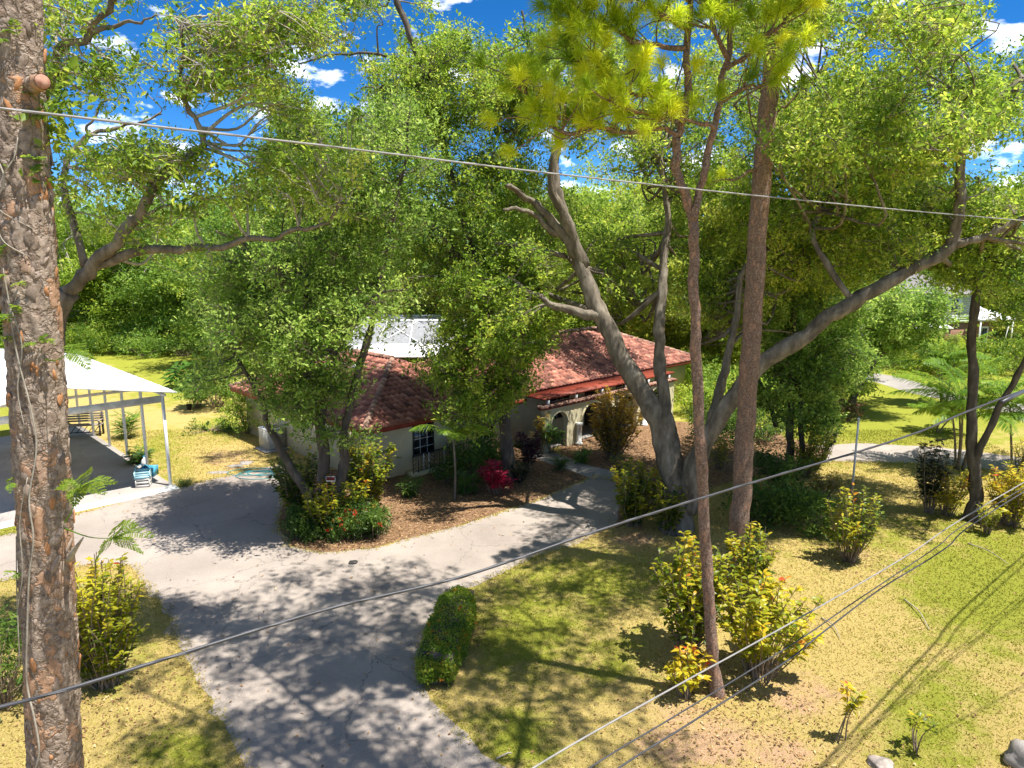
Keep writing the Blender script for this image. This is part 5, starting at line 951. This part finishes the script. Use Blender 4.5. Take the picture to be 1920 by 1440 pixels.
croton('broadleaf_plant', 'low dark green rosette plant at the entry walk', G(1050, 882), 0.7, 0.45, 12, 18, M['shrub'], 89, 0.35, 0.05, 0, 0.1, 'plant', curl=0.3)
croton('broadleaf_plant', 'large pale leaved plant behind the carport posts', G(372, 765), 2.4, 1.0, 14, 14, M['banana'], 90, 0.75, 0.26, 0.15, 0.3, 'plant', curl=0.4)
croton('broadleaf_plant', 'dark banana like plant at the back of the dry lawn', G(338, 728), 2.2, 0.8, 8, 8, M['banana'], 91, 1.3, 0.32, -0.2, 0.3, 'plant', curl=0.35)
croton('strap_plant', 'upright strap leaved plant between the back carport posts', G(238, 822), 1.6, 0.6, 14, 18, M['palm'], 92, 0.9, 0.06, 0, 0.05, 'plant', curl=0.15)
croton('strap_plant', 'low leafy plant between the middle carport posts', G(262, 868), 0.8, 0.6, 14, 18, M['shrub'], 93, 0.5, 0.08, 0, 0.05, 'plant', curl=0.3)
croton('grass_tuft', 'bright green weed tuft at the front carport post', G(345, 912), 0.4, 0.35, 14, 16, M['bright'], 94, 0.35, 0.02, 0.1, 0.05, 'plant', curl=0.3)
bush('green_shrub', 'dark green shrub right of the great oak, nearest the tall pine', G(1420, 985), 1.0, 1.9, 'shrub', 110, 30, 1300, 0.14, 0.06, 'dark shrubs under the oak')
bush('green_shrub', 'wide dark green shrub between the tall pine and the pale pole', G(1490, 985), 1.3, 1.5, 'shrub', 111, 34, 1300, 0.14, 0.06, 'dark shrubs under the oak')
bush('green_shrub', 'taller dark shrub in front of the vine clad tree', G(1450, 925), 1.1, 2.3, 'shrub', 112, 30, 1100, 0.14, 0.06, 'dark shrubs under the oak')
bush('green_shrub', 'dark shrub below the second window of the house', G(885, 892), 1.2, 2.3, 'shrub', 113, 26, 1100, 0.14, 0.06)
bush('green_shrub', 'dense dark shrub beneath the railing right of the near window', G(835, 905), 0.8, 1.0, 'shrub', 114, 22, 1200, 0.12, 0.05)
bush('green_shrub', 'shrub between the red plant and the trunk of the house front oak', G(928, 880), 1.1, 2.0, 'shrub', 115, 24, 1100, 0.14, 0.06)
bush('green_shrub', 'dark green oleander bush at the left edge behind the near pine', G(5, 1330), 1.0, 2.7, 'shrub', 116, 40, 1000, 0.16, 0.04)
bush('green_shrub', 'sunlit bush along the left house wall near the air conditioner', G(462, 812), 1.3, 2.7, 'oak', 117, 34, 900, 0.14, 0.06)
bush('green_shrub', 'leafy bush against the back of the left house wall', G(405, 765), 1.8, 3.2, 'oak_dark', 118, 36, 700, 0.16, 0.07)
bush('ground_creeper', 'dark green creeper patch on the dry lawn behind the carport', G(395, 808), 1.6, 0.35, 'shrub', 119, 40, 2600, 0.12, 0.08, cat='plant')
bush('green_shrub', 'dark shrub behind the great oak trunk', G(1330, 830), 1.6, 2.6, 'shrub', 120, 30, 700, 0.16, 0.07)
bush('green_shrub', 'sunlit shrub by the right end of the tiled house', G(1290, 775), 1.5, 2.4, 'oak', 121, 26, 600, 0.16, 0.07)
bush('green_shrub', 'pale bush on the far lawn by the bend of the winding drive', G(1590, 790), 0.9, 1.4, 'croton_dark', 122, 20, 700, 0.16, 0.08)
for k, (x, y, w_, h_, mt) in enumerate(((1690,690,2.6,1.4,'bright'),(1735,698,2.4,1.6,'bright'),(1800,708,2.6,2.2,'bright'),(1640,690,3,1.8,'bright'),(1760,690,4,3.0,'oak_yellow'),(1850,700,3.5,2.4,'bright'),(1700,672,4,2.6,'oak'),(1900,690,4,3,'bright'))):
    bush('lawn_shrub', ['bright low shrub at the bend of the winding drive', 'bright shrub just above the middle of the winding drive', 'bright taller shrub left of the forked tree along the winding drive', 'bright shrub at the left end of the sunny bank', 'yellow green shrub in the middle of the sunny bank below the far house', 'bright shrub directly behind the forked tree trunk', 'duller green shrub at the top of the sunny bank below the far house', 'bright shrub at the right edge of the sunny bank'][k], G(x, y), w_, h_, mt, 130+k, 40, 240, 0.22, 0.11, 'sunny shrubs below the far house')
for k, (x, y, w_, h_, mt) in enumerate(((1400,790,2.2,3.6,'oak'),(1470,770,2.4,4.0,'oak_dark'),(1560,760,2.2,4.2,'oak'),(1350,775,2.0,3.4,'oak_dark'),(1290,740,2.4,3.6,'oak'),(1430,830,1.6,2.4,'shrub'))):
    bush('understorey_bush', ['sunlit bush behind the tall pine trunk in the thicket', 'tall dark bush behind the vine clad tree', 'sunlit tall bush right of the vine clad tree', 'dark bush between the slender pine and the tall pine', 'sunlit bush at the right end of the tiled roof', 'lowest dark bush in the thicket beside the tall pine'][k], G(x, y), w_, h_, mt, 170+k, 44, 330, 0.17, 0.085, 'understorey bushes right of the tiled house')
# clipped hedge beside the drive
hd = empty('clipped_hedge', tuple(G(842, 1215)), 'clipped rounded hedge with orange blossoms beside the driveway', 'hedge', rz=R(-6)); r = np.random.default_rng(150); n = 15000
hl, hw, hh = 1.85, 0.52, 0.95
p = r.uniform(-1, 1, (n, 3)); face = r.integers(0, 5, n); ax_ = np.array([2, 0, 0, 1, 1])[face]; sg = np.array([1, -1, 1, -1, 1])[face]; p[np.arange(n), ax_] = sg
pn_ = np.power(np.sum(np.abs(p)**3.4, axis=1), 1/3.4)[:, None]; p = p/pn_; nrm = unit(np.sign(p)*np.abs(p)**3); wob = 1+0.06*np.sin(p[:, 1]*9+p[:, 0]*4)[:, None]+0.05*r.normal(size=(n, 1))*0.6
P = p*wob*[hw, hl, hh/2] + [0, 0, hh/2]; P = P + nrm*r.uniform(-0.1, 0.03, (n, 1)); k = P[:, 2] > 0.04; P, nrm = P[k], nrm[k]; n = len(P)
v, f = leaf_tris(P, unit(runit(r, n)+nrm*0.5), unit(nrm+runit(r, n)*0.8), r.uniform(0.05, 0.09, n), r.uniform(0.028, 0.045, n))
Geo().add(v, f, tint=np.repeat(np.clip(r.normal(0.5, 0.17, n)+0.12*np.sin(P[:, 1]*5+P[:, 2]*7), 0, 0.93), 2)).build('foliage', M['hedge'], hd)
core = Geo().box((-hw*.8, -hl*.9, 0.05), (hw*.8, hl*.9, hh*.86)); core.build('inner_twigs', M['dark_bark'], hd)
kk = r.integers(0, n, 60); v, f = leaf_tris(np.repeat(P[kk], 5, 0)+r.normal(size=(300, 3))*0.02+np.repeat(nrm[kk], 5, 0)*0.04, runit(r, 300), runit(r, 300), 0.06, 0.045); Geo().add(v, f, tint=np.repeat(r.random(300), 2)).build('blossoms', mat_leaf('orange_petal', [(0, (0.5, 0.12, 0.02)), (1, (0.7, 0.3, 0.03))]), hd)
# low flowering hedge round the island bed
lo = G(635, 1008); lh = empty('flowering_hedge', tuple(lo), 'low dark hedge with red flowers at the tip of the island bed', 'hedge'); C = np.array([(x, y, z_, rr_) for x, y, z_, rr_ in zip(r.uniform(-1.7, 1.5, 60), r.uniform(-0.4, 0.7, 60), r.uniform(0.25, 0.95, 60), r.uniform(0.25, 0.4, 60))])
gf = Geo(); foliage(gf, r, C, 2600, 0.09, 0.042, sub=9); gf.build('foliage', M['shrub'], lh); gb = Geo()
for c in C[:40]: v, q, t = tube(np.array([(c[0], c[1], 0), c[:3]]), 0.01, 4, False); gb.add(v, q)
gb.build('stems', M['stem'], lh)
for k in range(26):
    c = C[r.integers(60)]; a = np.array([c[0]*0.5+0.5+r.normal()*0.3, c[1]-0.2, c[2]+0.22]); g = Geo(); v, f = leaf_tris(a + r.normal(size=(14, 3))*0.035, unit(runit(r, 14)+[0, 0, 0.6]), runit(r, 14), 0.07, 0.05); g.add(v, f, tint=np.repeat(r.random(14), 2)).build('flower_head', M['flower'], lh)
# little sign on the trunk in the island bed
sg_ = empty('trunk_sign', tuple(PY(620, 898, 24.75)), 'small red and white sign fixed to the trunk in the island bed', 'sign'); Geo().box((-0.17, -0.015, -0.1), (0.17, 0.0, 0.1)).build('board', M['white_old'], sg_); Geo().box((-0.155, -0.022, -0.045), (0.155, -0.018, 0.085)).build('red_panel', plain('sign_red', (0.16, 0.02, 0.015)), sg_)

# ------------------------------------------------------------------ palms
def palm(name, label, loc, trunk_h, nfr, flen, seed, lw=0.03, ll=0.5, tr=0.06, droop=0.6, up0=0.9, mat_='palm', lean=(0, 0), clump=1):
    r = np.random.default_rng(seed); o = empty(name, tuple(loc), label, 'palm'); 
    for c in range(clump):
        a0 = r.uniform(0, 6.28); cr_ = 0 if clump == 1 else 0.45; b0 = np.array([math.cos(a0)*cr_*0.4, math.sin(a0)*cr_*0.4, 0]); top = b0 + np.array([lean[0]+math.cos(a0)*cr_, lean[1]+math.sin(a0)*cr_, trunk_h*r.uniform(0.7, 1)]); C = catmull([b0, (b0+top)/2+r.normal(size=3)*0.04, top], 6); v, q, t = tube(C, np.linspace(tr*1.15, tr*0.8, len(C)), 9); Geo().add(v, q, t).build('trunk', M['stem'] if clump > 1 else M['oak_bark'], o, True)
        for k in range(nfr):
            a = k*2.4+r.uniform(0, .4); L_ = flen*r.uniform(0.75, 1.1); el = up0*r.uniform(0.25, 1.0); hx = np.array([math.cos(a), math.sin(a), 0]); s_ = np.linspace(0, 1, 15); ang = el*1.35 - droop*2.0*s_**1.3
            st_ = np.stack([np.cos(ang), np.sin(ang)], 1)*L_/14; cum = np.vstack([[0, 0], np.cumsum(st_[:-1], 0)]); R_ = top + cum[:, :1]*hx + cum[:, 1:]*np.array([0, 0, 1.0]); g = Geo(); v, q, t = tube(R_, np.linspace(0.016, 0.004, 15), 4, False); g.add(v, q, tint=0.75)
            n = 34; f_ = np.linspace(0.16, 1, n); ix = f_*13.99; i0 = ix.astype(int); p = R_[i0]+(R_[np.minimum(i0+1, 14)]-R_[i0])*(ix-i0)[:, None]; tg_ = unit(np.gradient(R_, axis=0))[i0]; sd = unit(np.cross(tg_, [0, 0, 1]))
            for s in (-1, 1):
                d = unit(sd*s+tg_*0.75+np.array([0, 0, -0.25])+r.normal(size=(n, 3))*0.08); ln = ll*np.sin(np.pi*(0.12+0.8*f_))*r.uniform(0.85, 1.1, n); v, f = leaf_big(p, d, unit(np.array([[0, 0, 1.0]])+runit(r, n)*0.2), ln, lw, 0.35); g.add(v, f, tint=np.repeat(np.clip(r.normal(0.5, 0.15)+r.normal(size=n)*0.1, 0, 1), 8))
            g.build('frond', M[mat_], o)
    return o
palm('slim_palm', 'slim young palm with a thin pale trunk in front of the house wall', G(852, 938), 2.9, 9, 1.9, 161, 0.035, 0.5, 0.05, 0.75, 1.15)
palm('clump_palm', 'clumping palm with bright arching fronds at the right of the photograph', G(1800, 880), 3.4, 8, 3.2, 162, 0.06, 0.7, 0.05, 0.55, 1.0, clump=5)
palm('clump_palm', 'feathery palm at the right edge below the leaning limb', G(1905, 880), 3.2, 9, 3.2, 163, 0.06, 0.7, 0.05, 0.6, 0.95, clump=4)
palm('clump_palm', 'young palm on the far grass beside the winding drive', G(1752, 812), 0.9, 8, 1.9, 164, 0.07, 0.6, 0.05, 0.5, 1.1, clump=2)
palm('clump_palm', 'tall clumping palm in front of the far house', G(1770, 760), 3.0, 7, 3.2, 165, 0.09, 0.8, 0.05, 0.5, 1.1, clump=4)
palm('slim_palm', 'young palm with drooping fronds by the left house wall', G(700, 895), 1.2, 7, 1.5, 166, 0.035, 0.4, 0.05, 0.6, 1.0)

# ------------------------------------------------------------------ the far house on the right
fy = 74; fo = PY(1785, 667, fy); fo[2] = 0; fh = empty('pale_house', tuple(fo), 'pale green two storey house with white windows far on the right', 'house', rz=R(14))
SG = mat_noise('green_siding', [(0.3, (0.36, 0.41, 0.34)), (0.7, (0.44, 0.49, 0.41))], 2, 0.7, 0.1); BR = mat_noise('brown_brick', [(0.3, (0.16, 0.085, 0.055)), (0.7, (0.32, 0.18, 0.12))], 9, 0.85, 0.5); WR = plain('white_roof', (0.62, 0.62, 0.62), 0.5); GR_ = plain('grey_shingle', (0.16, 0.15, 0.14), 0.9)
Geo().box((-7.5, 0, 0), (5, 8, 2.9)).build('wall', BR, fh); Geo().box((-7.5, -0.15, 2.9), (1.6, 8, 5.9)).build('wall', SG, fh)
for k in range(12): Geo().box((-7.5, -0.19, 2.95+k*0.245), (1.6, -0.152, 3.15+k*0.245)).build('siding_board', SG, fh)
for x in (-6.2, -3.4, -0.7):
    Geo().box((x-0.5, -0.25, 3.9), (x+0.5, -0.195, 5.4)).build('window', M['white'], fh); wv = fh.children[-1]
    for a, b in ((-0.42, -0.03), (0.03, 0.42)):
        for c_, d_ in ((3.98, 4.62), (4.7, 5.32)): Geo().box((x+a, -0.265, c_), (x+b, -0.253, d_)).build('pane', M['glass'], fh)
    for s in (-1, 1): Geo().box((x+s*0.75-0.2, -0.24, 3.85), (x+s*0.75+0.2, -0.195, 5.45)).build('shutter', M['white'], fh)
    for k in range(4): Geo().box((x-0.5, -0.3, 3.0+k*0.2), (x+0.5, -0.255, 3.1+k*0.2)).build('balcony_slat', M['white'], fh)
g = Geo(); g.add(np.array([(-8, -0.7, 5.9), (2.1, -0.7, 5.9), (2.1, 8.5, 5.9), (-8, 8.5, 5.9), (-4, 4, 7.9), (-1.5, 4, 7.9)]), [(0, 1, 5, 4), (2, 3, 4, 5)], [(1, 2, 5), (3, 0, 4)]); g.build('roof', GR_, fh)
g = Geo(); g.add(np.array([(1.62, -1.4, 3.1), (6.2, -1.4, 3.1), (6.2, 6, 4.7), (1.62, 6, 4.7), (1.62, -1.4, 3.3), (6.2, -1.4, 3.3), (6.2, 6, 4.9), (1.62, 6, 4.9)]), [(0,3,2,1),(4,5,6,7),(0,1,5,4),(1,2,6,5),(2,3,7,6),(3,0,4,7)]); g.build('porch_roof', WR, fh)
g = Geo(); g.add(np.array([(-7.6, -2.2, 2.5), (-2.5, -2.2, 2.5), (-2.5, -0.2, 3.1), (-7.6, -0.2, 3.1), (-7.6, -2.2, 2.62), (-2.5, -2.2, 2.62), (-2.5, -0.2, 3.22), (-7.6, -0.2, 3.22)]), [(0,3,2,1),(4,5,6,7),(0,1,5,4),(1,2,6,5),(2,3,7,6),(3,0,4,7)]); g.build('porch_roof', WR, fh)
Geo().box((3.2, -0.06, 0.2), (4.3, -0.004, 2.4)).build('door', M['white'], fh); Geo().box((3.4, -0.09, 0.9), (4.1, -0.062, 2.2)).build('pane', M['glass'], fh)
for x in (1.8, 6.0): bar(Geo(), (x, -1.3, 0), (x, -1.3, 3.1), 0.08).build('porch_post', M['white'], fh)
bar(Geo(), (5.0, -1.3, 0), (5.6, -1.3, 3.1), 0.05).build('downpipe', M['white'], fh)
sh = empty('grey_shed', tuple(PY(1655, 690, 66)*[1, 1, 0]), 'grey outbuilding glimpsed between the trees left of the far house', 'shed', rz=R(20)); Geo().box((-2.2, 0, 0), (2.2, 4, 3.2)).build('wall', plain('pale_grey_wall', (0.5, 0.51, 0.52), 0.8), sh)
g = Geo(); g.add(np.array([(-2.5, -0.3, 3.2), (2.5, -0.3, 3.2), (2.5, 4.3, 3.2), (-2.5, 4.3, 3.2), (-2.5, 2, 4.6), (2.5, 2, 4.6)]), [(0, 1, 5, 4), (2, 3, 4, 5)], [(1, 2, 5), (3, 0, 4)]); g.build('roof', WR, sh); Geo().box((-0.6, -0.05, 0), (0.6, -0.004, 2.1)).build('door', M['white_old'], sh)

# ------------------------------------------------------------------ overhead cables
def cable(name, label, pts, dia, mat_, k=10, twist=False, group='overhead cables'):
    P = catmull(np.array(pts, float), k); o = P[0].copy(); v, q, t = tube(P-o, dia/2, 8); ob = Geo().add(v, q, t).build(name, mat_, None, True, tuple(o)); tag(ob, label, 'cable', group)
    if twist:
        d = np.cumsum(np.concatenate([[0], np.linalg.norm(np.diff(P, axis=0), axis=1)])); s = np.arange(0, d[-1], 0.03); PP = np.stack([np.interp(s, d, P[:, i]) for i in range(3)], 1); T = unit(np.gradient(PP, axis=0)); U = unit(np.cross(T, [0, 0, 1])); V = np.cross(T, U); ph = s*9
        Hh = PP + (U*np.cos(ph)[:, None]+V*np.sin(ph)[:, None])*dia*0.42; v, q, t = tube(Hh-o, dia*0.22, 5); Geo().add(v, q, t).build('wrapped_strand', mat_, ob, True)
    return ob
KW = plain('pale_cable', (0.24, 0.23, 0.22), 0.7); KB = plain('black_cable', (0.045, 0.045, 0.05), 0.4); KG = plain('grey_cable', (0.22, 0.21, 0.20), 0.45)
D = lambda px, py, dep: (lambda d: np.array([0, 0, CAM_H])+d*dep)(ray(px, py))
cable('overhead_cable', 'pale cable slanting across the upper half from the left pine', [D(-700,140,2.9), D(-60,197,3.9), D(300,238,4.6), D(640,277,5.4), D(1060,328,6.8), D(1500,375,8.8), D(1900,412,11.5), D(2600,470,19)], 0.015, KW, twist=True)
cable('overhead_cable', 'thick dark cable sweeping up across the driveway from the lower left', [D(-500,1455,3.6), D(-60,1341,4.2), D(150,1285,4.5), D(600,1146,5.4), D(870,1080,6.0), D(1130,992,6.6), D(1390,911,7.4), D(1700,818,8.6), D(1915,733,9.8), D(2500,520,14)], 0.024, KB, twist=True)
cable('overhead_cable', 'upper of the three thin wires crossing the lower right lawn', [G(700,1640,6.0), G(1000,1440,6.0), G(1240,1302,6.02), G(1490,1164,6.05), G(1700,1042,6.1), G(1905,913,6.15), G(2300,690,6.3)], 0.018, KG)
cable('overhead_cable', 'middle of the three thin wires crossing the lower right lawn', [G(800,1650,5.7), G(1105,1440,5.7), G(1280,1334,5.7), G(1490,1205,5.7), G(1600,1130,5.72), G(1750,1030,5.75), G(1910,920,5.8), G(2300,690,5.9)], 0.016, KB)
cable('overhead_cable', 'lowest and most slack of the three thin wires at lower right', [G(850,1650,5.6), G(1160,1440,5.6), G(1300,1352,5.6), G(1470,1243,5.6), G(1545,1184,5.62), G(1650,1105,5.66), G(1770,1030,5.7), G(1915,925,5.75), G(2300,700,5.9)], 0.02, KB)
zz_ = 8.5; cot = 1/math.tan(SUN_EL)
for k, (o_, ct) in enumerate(((0, 'high wire right of view whose shadow crosses the lawn'), (0.28, 'second high wire beside it throwing a parallel shadow'))):
    pts = []
    for (x, y) in ((1300, 1690), (1560, 1415), (1740, 1220), (1920, 1040), (2300, 720)):
        g_ = G(x, y); s = SUN_DIR; pts.append(np.array([g_[0]+s.x*cot*zz_+o_*0.6, g_[1]+s.y*cot*zz_-o_*0.6, zz_]))
    cable('overhead_cable', ct, pts, 0.035 if k else 0.05, KB)
